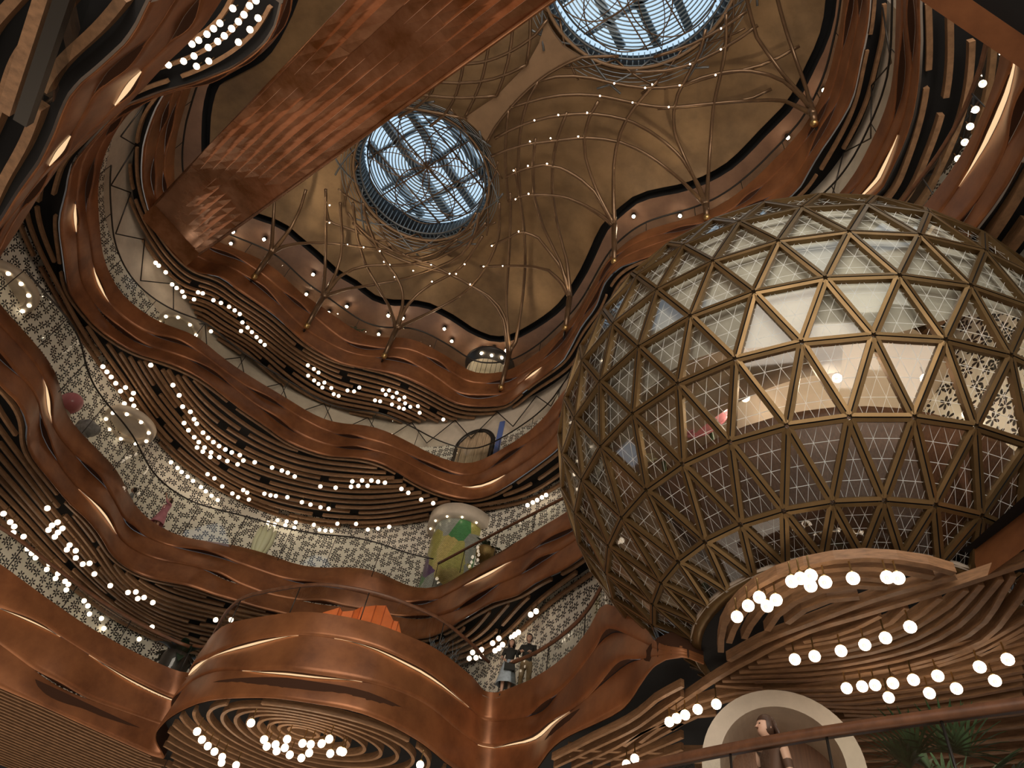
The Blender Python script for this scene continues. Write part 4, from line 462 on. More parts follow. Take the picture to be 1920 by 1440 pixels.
# ------------------------------------------------------------------ copper balcony fronts made of overlapping ribbons
FASC = {
    5: ('dark copper ribbon balcony front of the top gallery under the skylights', 2),
    4: ('copper ribbon balcony front second from the top, below the row of slats', 3),
    3: ('copper ribbon balcony front in the middle with the pink-dressed woman behind it', 4),
    2: ('lowest copper ribbon balcony front with the rounded bay', 5)}
def fascia(l):
    J = resample(np.c_[TOP[l], BOT[l]], 0.2)
    T, B = J[:, :3], J[:, 3:]; n = len(J); s = arclen(T); nr = smooth_rows(plan_normal(T), 2, 2)
    rnd = random.Random(FASC[l][1])
    hgt = (T[:, 2] - B[:, 2])[:, None] / (LV[l][0] - LV[l][1])
    bound = [0.34 + 0.05 * np.sin(s / 1.7 + l) + 0.03 * np.sin(s / 0.8), 0.66 + 0.055 * np.sin(s / 1.35 + 2 * l) + 0.02 * np.sin(s / 0.7 + 1)]
    lit = [[], []]
    for (ll, x, y, b, h) in LIT:
        if ll == l: lit[b].append((s[np.argmin((T[:, 0] - x) ** 2 + (T[:, 1] - y) ** 2)], h))
    lens = []
    for b in range(2):
        q = list(lit[b]); x = rnd.uniform(0.5, 2.5)
        while x < s[-1]:
            h = rnd.uniform(0.7, 1.5)
            if all(abs(x - a) > h + hh + 0.3 for a, hh in q): q.append((x, h))
            x += rnd.uniform(2.6, 4.4)
        a = np.zeros(n)
        for (c, h) in q: a = np.maximum(a, np.cos(np.clip(abs(s - c) / h, 0, 1) * math.pi / 2) ** 2)
        lens.append(a * (0.75 if l == 2 else 0.9))
    root = empty('balcony_fascia', tuple(T[n // 2]), label=FASC[l][0], cat='balcony front')
    inv = -np.array(T[n // 2])
    def P(v, off): return T + (B - T) * v[:, None] + nr * (off[:, None] * hgt) + inv
    edges = []
    one = np.ones(n)
    for j in range(3):
        v0 = np.zeros(n) if j == 0 else bound[j - 1]
        v1 = one if j == 2 else bound[j] - 0.025 * lens[j]
        o0 = 0 * one if j == 0 else -0.004 - 0.07 * lens[j - 1]
        o1 = 0.05 * one if j == 2 else 0.008 + 0.10 * lens[j]
        rows = []
        for k in range(7):
            f = k / 6; g = f * f * (3 - 2 * f)
            rows.append(P(v0 + (v1 - v0) * f, o0 + (o1 - o0) * g + 0.012 * math.sin(math.pi * f)))
        # turned-in lower lip gives the ribbon its thickness
        rows.append(rows[-1] - nr * 0.03 + np.array([0, 0, 0.0])); 
        rows.append(rows[-1] + np.array([0, 0, 0.10]))
        V, Fc = grid(rows)
        obj(('upper_ribbon', 'middle_ribbon', 'lower_ribbon')[j], V, Fc, 'copper', root)
        edges.append((P(v0, o0), rows[6]))
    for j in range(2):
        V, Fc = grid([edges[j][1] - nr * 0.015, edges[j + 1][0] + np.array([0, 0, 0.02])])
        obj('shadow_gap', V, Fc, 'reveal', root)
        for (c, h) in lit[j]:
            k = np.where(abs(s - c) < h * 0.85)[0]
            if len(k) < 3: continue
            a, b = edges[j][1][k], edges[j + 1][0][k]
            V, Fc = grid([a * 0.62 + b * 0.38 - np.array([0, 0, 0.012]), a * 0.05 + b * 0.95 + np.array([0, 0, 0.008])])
            obj('glow_panel', V, Fc, 'slot_glow', root)  # glow put into the panel, standing for copper lit inside the slot
    return root
for l in (5, 4, 3, 2): fascia(l)

# ------------------------------------------------------------------ slatted soffits, back walls, floors
SLAT = {}
def add_slat(P, parent, z, wdt=0.075, h=0.2, mat='wood_slat'):
    if len(P) < 3: return
    V, Fc = bar(lift(P, z), wdt, h); obj('slat', V, Fc, mat, parent, smooth=False)
def soffit(l, zones, label):
    zb = LV[l][1]
    J = resample(np.c_[BOT[l], OUT[l]], 0.3); B, O = J[:, :3], J[:, 3:]
    root = empty('ceiling', (0, 0, 0), label=label, cat='ceiling', kind='structure')
    D = O - B; wd = np.maximum(np.hypot(D[:, 0], D[:, 1]), 0.05); u = D / wd[:, None]
    V, Fc = grid([B + u * 0.04 + (0, 0, 0.03), B + u * 0.55 + (0, 0, 0.5), O + (O - B) * 0.06 + (0, 0, 0.5)]); obj('backing', V, Fc, 'black_void', root)
    s = arclen(B); rnd = random.Random(l * 13)
    for (test, from_out, step, swd, sh) in zones:
     here = test(B)
     kmax = int(wd[here].max() / step) if here.any() else 0
     for k in range(-1 if from_out else 0, kmax):
        d = step * (k + 0.55) + 0.11 * np.sin(s / 1.5 + k * 0.33) + 0.04 * np.sin(s / 0.7 + k * 0.6)
        ok = (d < wd - (0.3 if from_out and k >= 0 else 0.1)) & here
        if k < 0: d = np.full(len(B), 0.16)
        P = (O - u * d[:, None]) if from_out and k >= 0 else (B + u * d[:, None])
        P = smooth_rows(P, 2, 1)
        cut = s[0] + rnd.uniform(3, 9)
        seg = []
        for i in range(len(P)):
            if ok[i] and s[i] < cut: seg.append(P[i])
            else:
                if len(seg) > 4: add_slat(np.array(seg), root, zb + rnd.uniform(-0.03, 0.03), swd, sh)
                seg = []
                if s[i] >= cut: cut = s[i] + rnd.uniform(4, 12)
        if len(seg) > 4: add_slat(np.array(seg), root, zb, swd, sh)
    return root
far = lambda B: (B[:, 1] > 13.5) | ((B[:, 0] > 0) & (B[:, 1] > 9))
near_left = lambda B: (B[:, 1] <= 13.5) & (B[:, 0] < 0)
near_right = lambda B: (B[:, 1] <= 9) & (B[:, 0] > 0)
soffit(5, ((far, False, 0.29, 0.085, 0.12), (near_left, False, 0.3, 0.1, 0.16), (near_right, False, 0.36, 0.10, 0.16)), 'dark timber slat soffit under the top gallery')
soffit(4, ((far, True, 0.36, 0.10, 0.12), (near_left, False, 0.42, 0.1, 0.16), (near_right, False, 0.46, 0.13, 0.2)), 'wavy timber slat soffit with globe lamps under the fourth gallery')
soffit(3, ((far, True, 0.32, 0.09, 0.12), (near_left, False, 0.6, 0.17, 0.28), (near_right, False, 0.5, 0.16, 0.26)), 'timber slat soffit with globe lamps under the third gallery')


def wall(name, P, z0, z1, mat, label=None):
    P = resample(P, 0.4); s = arclen(P[:, :2])
    V, Fc = grid([lift(P, z0), lift(P, z1)])
    uv = np.vstack([np.c_[s, np.full(len(P), z0)], np.c_[s, np.full(len(P), z1)]])
    o = obj(name, V, Fc, mat, None, uv=uv); tag(o, kind='structure', label=label, cat='wall' if label else None); return o
wall('wall_back', OUT[3], 9.3, 13.9, 'perforated_panel', 'cream wall pierced with black flower shapes behind the lowest gallery')
wall('wall_left', OUT[4], 15.3, 20.4, 'perforated_panel', 'cream wall pierced with black flower shapes behind the middle gallery')
wall('wall_upper', OUT[5], 21.3, 23.7, 'perforated_panel', 'cream wall pierced with black flower shapes behind the fourth gallery')
wc = wall('wall_cornice', OUT[5], 23.7, 25.65, 'cream_wall', 'pale band with a zigzag of thin black rods behind the fourth gallery')
def floor_slab(l, depth):
    P = resample(TOP[l], 0.4); nr = smooth_rows(plan_normal(P), 4, 3); z = P[:, 2:3] * 0 + LV[l][0] - 0.15
    V, Fc = grid([np.c_[P[:, :2], z] + nr * -0.05, np.c_[P[:, :2], z] - nr * depth])
    o = obj('floor', V, Fc, 'stone_floor'); tag(o, label='stone floor of the ' + FLOORNAME[l], cat='floor', kind='structure')
for l in (5, 4, 3, 2): floor_slab(l, 2.2)
# zigzag rods on the pale band
def zigzag():
    P = resample(OUT[5], 1.1); nr = plan_normal(P)
    root = empty('rod_truss', tuple(P[len(P) // 2]), label='zigzag of thin black rods along the pale wall band', cat='truss')
    inv = -np.array(P[len(P) // 2])
    for i in range(len(P) - 1):
        a = P[i] + nr[i] * 0.25; b = P[i + 1] + nr[i + 1] * 0.25
        a = np.array([a[0], a[1], 23.7 if i % 2 else 25.1]); b = np.array([b[0], b[1], 25.1 if i % 2 else 23.7])
        V, Fc = tube(np.array([a, b]) + inv, 0.025, 5); obj('rod', V, Fc, 'dark_metal', root)
zigzag()

# lowest gallery soffit: dark void above, slats hung below
zb2 = LV[2][1]
def soffit2():
    root = empty('ceiling', (0, 0, 0), label='timber slat soffit with ringed bay under the lowest gallery', cat='ceiling', kind='structure')
    B = resample(BOT[2], 0.3)
    outer = np.array([(3.75, 10.3), (3.78, 9.4), (3.98, 8.75), (4.4, 8.1), (5.0, 7.65), (5.7, 7.42), (6.3, 7.4), (6.42, 7.0), (6.5, 5.6), (6.58, 5.0), (16, 3), (20, 14), (14, 26), (4, 33), (-8, 33), (-20, 27), (-22, 18), (-17, 13)])
    poly = np.vstack([B[:, :2], outer])
    vs, es, fs, *_ = delaunay_2d_cdt([Vector(p) for p in poly], [(i, (i + 1) % len(poly)) for i in range(len(poly))], [], 1, 1e-5)
    obj('backing', [(v.x, v.y, zb2 + 0.45) for v in vs], fs, 'black_void', root, smooth=False)
    i0 = int(np.argmax(B[:, 1] * (B[:, 0] < -5)))            # inner corner where the straight left front meets the bay
    left = B[:i0 + 1]; rest = B[i0:]
    E_ = np.array([(6.33, 6.98), (6.42, 6.3), (6.5, 5.6), (6.58, 5.0), (6.6, 4.0)])
    V, Fc = grid([lift(E_, 7.45), lift(E_ + (0.1, 0.05), 7.8), lift(E_ + (0.25, 0.1), 8.15)]); obj('end_fascia', V, Fc, 'copper', root)
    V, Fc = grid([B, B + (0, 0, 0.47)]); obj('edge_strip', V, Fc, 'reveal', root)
    # straight left run
    nr = smooth_rows(plan_normal(left), 5, 3)
    far = rest[:, :2]
    bay_poly = np.vstack([far[:int(len(far) * 0.62)], far[int(len(far) * 0.55)] + (0, 9), far[0] + (0, 6)])
    for k in range(26):
        P = left - nr * (0.16 + 0.23 * k)
        P = np.vstack([P, P[-1] + (P[-1] - P[-2]) / np.linalg.norm(P[-1] - P[-2]) * 3.0]); P = resample(P, 0.4)
        ok = ~in_poly(P, bay_poly) | (np.arange(len(P)) < len(P) // 2)
        j = np.where(~ok)[0]
        if len(j): P = P[:max(3, j[0])]
        add_slat(P, root, zb2 + 0.02, 0.085, 0.14)
    # rings inside the bay
    c = np.array([-2.89, 16.75]); lobe = np.vstack([far[:int(len(far) * 0.66)]])
    poly = np.vstack([lobe, lobe[-1] + (0.3, 6), lobe[0] + (0, 6)])
    for k in range(17):
        r = 0.3 + 0.245 * k
        a = np.linspace(0, 2 * math.pi, 96, endpoint=False) + 0.6
        rx, ry = r * (1.10 + 0.02 * k), r * (0.72 + 0.022 * k)
        wob = 1 + 0.03 * np.sin(3 * a + k * 0.5) * min(1, k / 5)
        P = np.c_[c[0] + rx * wob * np.cos(a) + 0.05 * k, c[1] + ry * wob * np.sin(a) + 0.07 * k]
        ok = in_poly(P, poly)
        dmin = np.min(np.linalg.norm(P[:, None] - lobe[None], axis=2), 1); ok &= dmin > 0.14
        if ok.all():
            V, Fc = bar(lift(P, zb2 - 0.05), 0.075, 0.15, True); obj('slat', V, Fc, 'wood_slat', root, smooth=False); continue
        st = np.where(~ok)[0][-1] + 1 if not ok.all() else 0
        idx = [(st + i) % 96 for i in range(96)]; seg = []
        # rotate so that it starts right after a gap
        bad = np.where(~ok)[0]
        if len(bad) == 96: continue
        start = (bad[0]) % 96; idx = [(start + i) % 96 for i in range(97)]
        for i in idx:
            if ok[i]: seg.append(P[i])
            else:
                if len(seg) > 3: add_slat(np.array(seg), root, zb2 - 0.05, 0.075, 0.15)
                seg = []
        if len(seg) > 3: add_slat(np.array(seg), root, zb2 - 0.05, 0.075, 0.15)
    for i, P in enumerate(SLATS_BR): add_slat(np.array(P), root, zb2 - 0.15, 0.075 if i > 6 else 0.09, 0.15)
    for P in SLATS_BR2: add_slat(np.array(P), root, zb2 - 0.15, 0.07, 0.14)
    return root
soffit2()

# ------------------------------------------------------------------ glass balustrades
def balustrade(P, h, label, rail='dark_metal', rr=0.035, post=2.0, zb=None, square=False):
    P = resample(P, 0.25); s = arclen(P); c = tuple(P[len(P) // 2]); inv = -np.array(c)
    root = empty('glass_balustrade', c, label=label, cat='balustrade')
    npan = max(1, int(round(s[-1] / post)))
    for k in range(npan):
        i0 = int(k * (len(P) - 1) / npan); i1 = int((k + 1) * (len(P) - 1) / npan)
        seg = P[i0:i1 + 1]
        if len(seg) < 2: continue
        V, Fc = grid([seg + inv, seg + inv + (0, 0, h)]); obj('glass_panel', V, Fc, 'rail_glass', root)
        V, Fc = tube(np.array([P[i0] + inv, P[i0] + inv + (0, 0, h)]), 0.014, 5); obj('post', V, Fc, 'dark_metal', root)
    V, Fc = (bar(P + inv + (0, 0, h - 0.04), rr * 2.2, rr * 2) if square else tube(P + inv + (0, 0, h), rr, 8))
    obj('handrail', V, Fc, rail, root); return root
def inset(P, d): return P - smooth_rows(plan_normal(P), 2, 2) * d
def cut(P, x0, x1, y0=-99): return P[(P[:, 0] >= x0) & (P[:, 0] <= x1) & (P[:, 1] >= y0)]
T2 = resample(TOP[2], 0.2)
i0 = int(np.argmax(T2[:, 1] * (T2[:, 0] < -5))); i1 = i0 + int(np.argmax(T2[i0:, 1] * (T2[i0:, 0] > 0)))
balustrade(inset(T2[:i0 + 1], 0.1), 0.75, 'glass balustrade with brown rail along the straight lowest gallery front', 'wood_rail', 0.05, 2.0)
balustrade(inset(T2[i0:i1 + 1], 0.1), 0.8, 'curved glass balustrade on the rounded copper bay', 'wood_rail', 0.045, 1.9)
k = np.where((np.arange(len(T2)) > i1) & (T2[:, 2] > 9.55))[0]
balustrade(inset(T2[k], 0.1), 0.75, 'glass balustrade the couple lean on', 'wood_rail', 0.05, 1.9)
H3 = np.array(HANDRAIL3, float)
H3 = resample(smooth_rows(resample(H3, 0.4), 2, 1), 0.3); H3[:, 2] = 15.45
balustrade(H3, 1.4, 'glass balustrade with thin dark rail on the middle gallery', 'dark_metal', 0.028, 1.8)
balustrade(np.array([(-1.3, 23.1, 15.6), (0.04, 21.2, 15.6), (2.5, 17.8, 15.6), (3.6, 16.0, 15.6)]), 1.0, 'straight glass balustrade with wooden rail left of the glass sphere', 'wood_rail', 0.05, 1.7)
T4 = resample(TOP[4], 0.25)
balustrade(inset(T4[int(len(T4) * 0.2):], 0.15), 1.0, 'glass balustrade with thin dark rail on the fourth gallery', 'dark_metal', 0.03, 2.0)
T5 = resample(TOP[5], 0.25)
balustrade(inset(T5, 0.12), 0.95, 'glass balustrade with dark rail on the top gallery', 'dark_metal', 0.04, 2.0)
T3r = resample(TOP[3], 0.25); T3r = T3r[(T3r[:, 0] > 5) & (T3r[:, 1] < 9)]
if len(T3r) > 4: balustrade(inset(T3r, 0.12), 1.0, 'glass balustrade at the top right in front of globe lamps', 'wood_rail', 0.05, 1.8)

# ------------------------------------------------------------------ bronze ceiling, slot, corridor ceiling, skylights
SL = np.array(SLOT, float)
def offset_closed(P, d):
    t = np.roll(P, -1, 0) - np.roll(P, 1, 0); t /= np.linalg.norm(t, axis=1)[:, None]
    nrm = np.c_[t[:, 1], -t[:, 0]]
    a = 0.5 * np.sum(P[:, 0] * np.roll(P[:, 1], -1) - np.roll(P[:, 0], -1) * P[:, 1])
    if a < 0: nrm = -nrm
    return P + nrm * d
SKY = [(-6.0, 15.6, 3.22), (1.35, 5.42, 3.75)]
ZC = 31.0
def smooth_closed(P, k=6, it=3):
    for _ in range(it): P = sum(np.roll(P, j, 0) for j in range(-k, k + 1)) / (2 * k + 1)
    return P
def ceiling():
    inner = offset_closed(SL, -0.38)
    n = len(SL)
    ring = lambda P, z: np.c_[P, np.full(len(P), z)]
    root = empty('ceiling', (0, 0, 0), label='bronze vaulted ceiling with two round skylights', cat='ceiling', kind='structure')
    def loop(a, b, name, mat):
        V = np.vstack([a, b]); Fc = [(i, (i + 1) % n, n + (i + 1) % n, n + i) for i in range(n)]
        return obj(name, V, Fc, mat, root)
    loop(ring(SL, ZC - 0.05), ring(SL, ZC + 0.5), 'slot_side', 'black_void')
    loop(ring(SL, ZC + 0.5), ring(inner, ZC + 0.5), 'slot_back', 'black_void')
    loop(ring(inner, ZC + 0.5), ring(inner, ZC - 0.02), 'slot_lip', 'ceiling_bronze')
    # vault
    pts = [tuple(p) for p in inner]; edges = [(i, (i + 1) % n) for i in range(n)]
    base = len(pts)
    for (cx, cy, r) in SKY:
        b0 = len(pts); kk = 56
        pts += [(cx + r * math.cos(2 * math.pi * j / kk), cy + r * math.sin(2 * math.pi * j / kk)) for j in range(kk)]
        edges += [(b0 + j, b0 + (j + 1) % kk) for j in range(kk)]
    gx, gy = np.meshgrid(np.arange(-18, 12, 0.55), np.arange(-2, 27, 0.55)); G = np.c_[gx.ravel(), gy.ravel()]
    ok = in_poly(G, inner)
    dist = np.min(np.linalg.norm(G[:, None] - inner[None], axis=2), 1); ok &= dist > 0.3
    for (cx, cy, r) in SKY: ok &= np.hypot(G[:, 0] - cx, G[:, 1] - cy) > r + 0.25
    pts += [tuple(p) for p in G[ok]]
    vs, es, fs, *_ = delaunay_2d_cdt([Vector(p) for p in pts], edges, [], 0, 1e-5)
    V = np.array([(v.x, v.y) for v in vs]); cen = np.array([V[list(f)].mean(0) for f in fs])
    keep = in_poly(cen, inner)
    for (cx, cy, r) in SKY: keep &= np.hypot(cen[:, 0] - cx, cen[:, 1] - cy) > r * 0.998
    d = np.min(np.linalg.norm(V[:, None] - inner[None], axis=2), 1)
    z = ZC + 0.75 * (1 - np.exp(-d / 1.1))
    obj('vault', np.c_[V, z], [f for f, k_ in zip(fs, keep) if k_], 'ceiling_bronze', root)
    outer = offset_closed(smooth_closed(SL), 5.5)
    root2 = empty('ceiling', (0, 0, 0), label='brown corridor ceiling of the top gallery outside the dark slot', cat='ceiling', kind='structure')
    V = np.vstack([ring(SL, ZC - 0.05), ring(outer, ZC - 0.05)])
    obj('panel', V, [(i, (i + 1) % n, n + (i + 1) % n, n + i) for i in range(n)], 'corridor_ceiling', root2)
    o4 = offset_closed(smooth_closed(SL), 4.4)
    V = np.vstack([ring(o4, 27.2), ring(o4, ZC)])
    o = obj('wall_top', V, [(i, (i + 1) % n, n + (i + 1) % n, n + i) for i in range(n)], 'wood_wall'); tag(o, kind='structure', label='dark timber wall behind the top gallery', cat='wall')
    # roof over everything except the skylights so that only they let daylight in
    R2 = offset_closed(smooth_closed(SL), 9)
    pts = [tuple(p) for p in R2]; edges = [(i, (i + 1) % n) for i in range(n)]
    for (cx, cy, r) in SKY:
        b0 = len(pts); kk = 40
        pts += [(cx + r * 1.02 * math.cos(2 * math.pi * j / kk), cy + r * 1.02 * math.sin(2 * math.pi * j / kk)) for j in range(kk)]
        edges += [(b0 + j, b0 + (j + 1) % kk) for j in range(kk)]
    vs, es, fs, *_ = delaunay_2d_cdt([Vector(p) for p in pts], edges, [], 0, 1e-5)
    V = np.array([(v.x, v.y) for v in vs]); cen = np.array([V[list(f)].mean(0) for f in fs])
    keep = in_poly(cen, R2)
    for (cx, cy, r) in SKY: keep &= np.hypot(cen[:, 0] - cx, cen[:, 1] - cy) > r
    o = obj('roof', np.c_[V, np.full(len(V), 33.2)], [f for f, k_ in zip(fs, keep) if k_], 'black_void', smooth=False); tag(o, kind='structure', label='flat roof slab above the atrium', cat='roof')
ceiling()

def skylight(cx, cy, r, label):
    c = (cx, cy, 31.6); root = empty('skylight', c, label=label, cat='skylight')
    # drum
    k = 72
    V, Fc = lathe([(r * 1.0, -0.35), (r * 1.0, 1.6)], k); obj('drum', V, Fc, 'black_void', root)
    V, Fc = lathe([(r * 1.0, -0.3), (r * 0.985, -0.36), (r * 0.965, -0.3), (r * 0.965, -0.2), (r, -0.2)], k); obj('rim', V, Fc, 'web_panel', root)
    fin = mesh('fin', *box((0, 0, 0), (0.16, 0.035, 1.15)), 'steel_fin', smooth=False)
    for j in range(96):
        a = 2 * math.pi * j / 96
        f = link('fin', fin, root, (r * 0.955 * math.cos(a), r * 0.955 * math.sin(a), 0.55)); f.rotation_euler = (0, 0, a)
    for z, rr in ((-0.02, 0.05), (1.2, 0.04)):
        a = np.linspace(0, 2 * math.pi, k, endpoint=False)
        V, Fc = tube(np.c_[r * 0.91 * np.cos(a), r * 0.91 * np.sin(a), np.full(k, z)], rr, 6, True); obj('ring_rail', V, Fc, 'steel_beam', root)
    R_ = r * 0.93
    V, Fc = lathe([(0.01, 1.45), (R_ * 0.5, 1.45), (r, 1.45)], 48); obj('glazing', V, Fc, 'sky_glass', root)
    # roof beams above the glass, in two directions
    for ang, offs in ((0.86, (-1.9, -0.55, 0.8, 2.1)), (-0.72, (-1.6, 0.0, 1.6))):
        for q in offs:
            if abs(q) > R_ * 0.9: continue
            hl = math.sqrt(R_ ** 2 - q * q); d_ = np.array([math.cos(ang), math.sin(ang)]); e_ = np.array([-d_[1], d_[0]])
            a, b = e_ * q - d_ * hl, e_ * q + d_ * hl
            V, Fc = bar(np.array([(*a, 1.5), (*b, 1.5)]), 0.34 if ang > 0 else 0.14, 0.3); obj('roof_beam', V, Fc, 'steel_beam', root, smooth=False)
    for ang, offs in ((0.75, (-1.5, 0.0, 1.5)), (-0.75, (0.0, 1.3))):
        for q in offs:
            hl = math.sqrt(R_ ** 2 - q * q) * 0.98; d_ = np.array([math.cos(ang), math.sin(ang)]); e_ = np.array([-d_[1], d_[0]])
            V, Fc = bar(np.array([(*(e_ * q - d_ * hl), 1.0), (*(e_ * q + d_ * hl), 1.0)]), 0.05, 0.1); obj('cross_bar', V, Fc, 'bronze_pipe', root, smooth=False)
    # concentric louvre rings
    a = np.linspace(0, 2 * math.pi, 72, endpoint=False)
    rr = 0.2
    while rr < R_ - 0.05:
        V, Fc = bar(np.c_[rr * np.cos(a), rr * np.sin(a), np.full(72, 1.18)], 0.045, 0.07, True); obj('louvre_ring', V, Fc, 'steel_fin', root, smooth=False)
        rr += 0.155
    for j in range(6):
        t0 = j * math.pi / 3 + 0.52; q = R_ * 0.5
        V, Fc = tube(np.c_[q * math.cos(t0) + q * 0.98 * np.cos(a), q * math.sin(t0) + q * 0.98 * np.sin(a), np.full(72, 0.95)], 0.028, 5, True)
        obj('petal_ring', V, Fc, 'bronze_pipe', root)
    for j in range(6):
        t0 = j * math.pi / 3; q = R_ * 0.5
        b = np.linspace(-1, 1, 20)
        for sgn in (-1, 1):
            L_ = np.c_[(b + 1) / 2 * R_, sgn * 0.13 * R_ * np.cos(b * math.pi / 2), np.full(20, 0.93)]
            c_, s_ = math.cos(t0), math.sin(t0)
            V, Fc = tube(np.c_[L_[:, 0] * c_ - L_[:, 1] * s_, L_[:, 0] * s_ + L_[:, 1] * c_, L_[:, 2]], 0.02, 5); obj('leaf_rod', V, Fc, 'bronze_pipe', root)
    # flared lattice skirt below the drum
    kk = 16
    for sgn in (1, -1):
        for j in range(kk):
            t_ = np.linspace(0, 1, 9); aa = 2 * math.pi * j / kk + sgn * t_ * 0.5; rad = r * (0.93 + 0.27 * t_ ** 1.2); zz = -0.05 - 0.75 * t_ ** 0.8
            V, Fc = tube(np.c_[rad * np.cos(aa), rad * np.sin(aa), zz], 0.045, 5); obj('lattice_rod', V, Fc, 'steel_beam' if j % 2 else 'bronze_pipe', root)
    mb = MB()
    for q in range(6):
        t_ = (q + 0.5) / 6; rad = r * (0.95 + 0.2 * t_); zz = -0.05 - 0.6 * t_ ** 0.8
        V, Fc = tube(np.c_[rad * np.cos(a), rad * np.sin(a), np.full(72, zz)], 0.014, 4, True); mb.add(V, Fc)
    o = mb.build('louvre_bars', 'steel_fin', root); o['kind'] = 'stuff'
skylight(*SKY[0], 'round skylight with flower-shaped rods nearer the middle of the ceiling')
skylight(*SKY[1], 'round skylight with flower-shaped rods at the top edge')

def web():
    V = np.array(WEB, float); n = len(V)
    o = obj('ceiling_web', [(x, y, 30.85) for x, y in V] + [(x, y, 31.1) for x, y in V], [tuple(range(n)), tuple(range(2 * n - 1, n - 1, -1))] + [(i, (i + 1) % n, n + (i + 1) % n, n + i) for i in range(n)], 'web_panel', smooth=False)
    tag(o, label='plain brown web panel between the two skylights', cat='ceiling panel', kind='structure')
web()
def lattice():
    root = empty('ceiling_lattice', (0, 12, 30.7), label='curved bronze pipe lattice hung under the ceiling between the skylights', cat='lattice')
    for P in NET:
        V, Fc = tube(resample(np.array(P), 0.35) - np.array((0, 12, 30.7)), 0.065, 7); obj('pipe', V, Fc, 'bronze_pipe', root)
lattice()
TREE_LABELS = ['first bronze tree column from the escalator on the top gallery front', 'second bronze tree column from the escalator on the top gallery front',
  'third bronze tree column from the escalator on the top gallery front', 'bronze tree column beside the bright booth on the top gallery',
  'bronze tree column just right of the bright booth, with thick pale foot', 'bronze tree column above the left shoulder of the glass sphere',
  'bronze tree column right above the glass sphere top', 'bronze tree column at the far right between two star-like spots']
for (f, nd, brs), lb in zip(TREES, TREE_LABELS):
    f = np.array(f); nd = np.array(nd)
    root = empty('tree_column', tuple(f), label=lb, cat='column', group='bronze tree columns')
    V, Fc = tube(np.array([f, (f + nd) / 2, nd]) - f, [0.10, 0.12, 0.13], 10); obj('trunk', V, Fc, 'bronze_pipe', root)
    V, Fc = lathe([(0.01, -0.14), (0.10, -0.12), (0.14, -0.02), (0.13, 0.08), (0.09, 0.1)], 12); obj('foot_cap', V, Fc, 'brass', root)
    V, Fc = tube(np.array([f, f + np.array([f[0], f[1], 0]) / np.hypot(f[0], f[1]) * 0.6]) - f, 0.05, 6); obj('wall_bracket', V, Fc, 'dark_metal', root)
    ld = bpy.data.lights.new('uplight', 'SPOT'); ld.energy = 105; ld.spot_size = 2.3; ld.spot_blend = 0.9; ld.color = (1.0, 0.78, 0.5); ld.shadow_soft_size = 0.12
    lo = bpy.data.objects.new('uplight', ld); COL.objects.link(lo); lo.parent = root
    q_ = np.array((-2.0, 11.0, 31)) - nd; q_[2] = 3.0; q_[:2] *= 3.2 / np.linalg.norm(q_[:2])
    lo.location = tuple(nd - f + q_ * 0.08); lo.rotation_euler = Vector(q_).to_track_quat('-Z', 'Y').to_euler()
    for B in brs:
        B = resample(np.array(B), 0.35); m_ = len(B); r_ = 0.07 + 0.045 * np.clip(1 - np.arange(m_) / 6, 0, 1)
        V, Fc = tube(B - f, r_, 7); obj('branch', V, Fc, 'bronze_pipe', root)

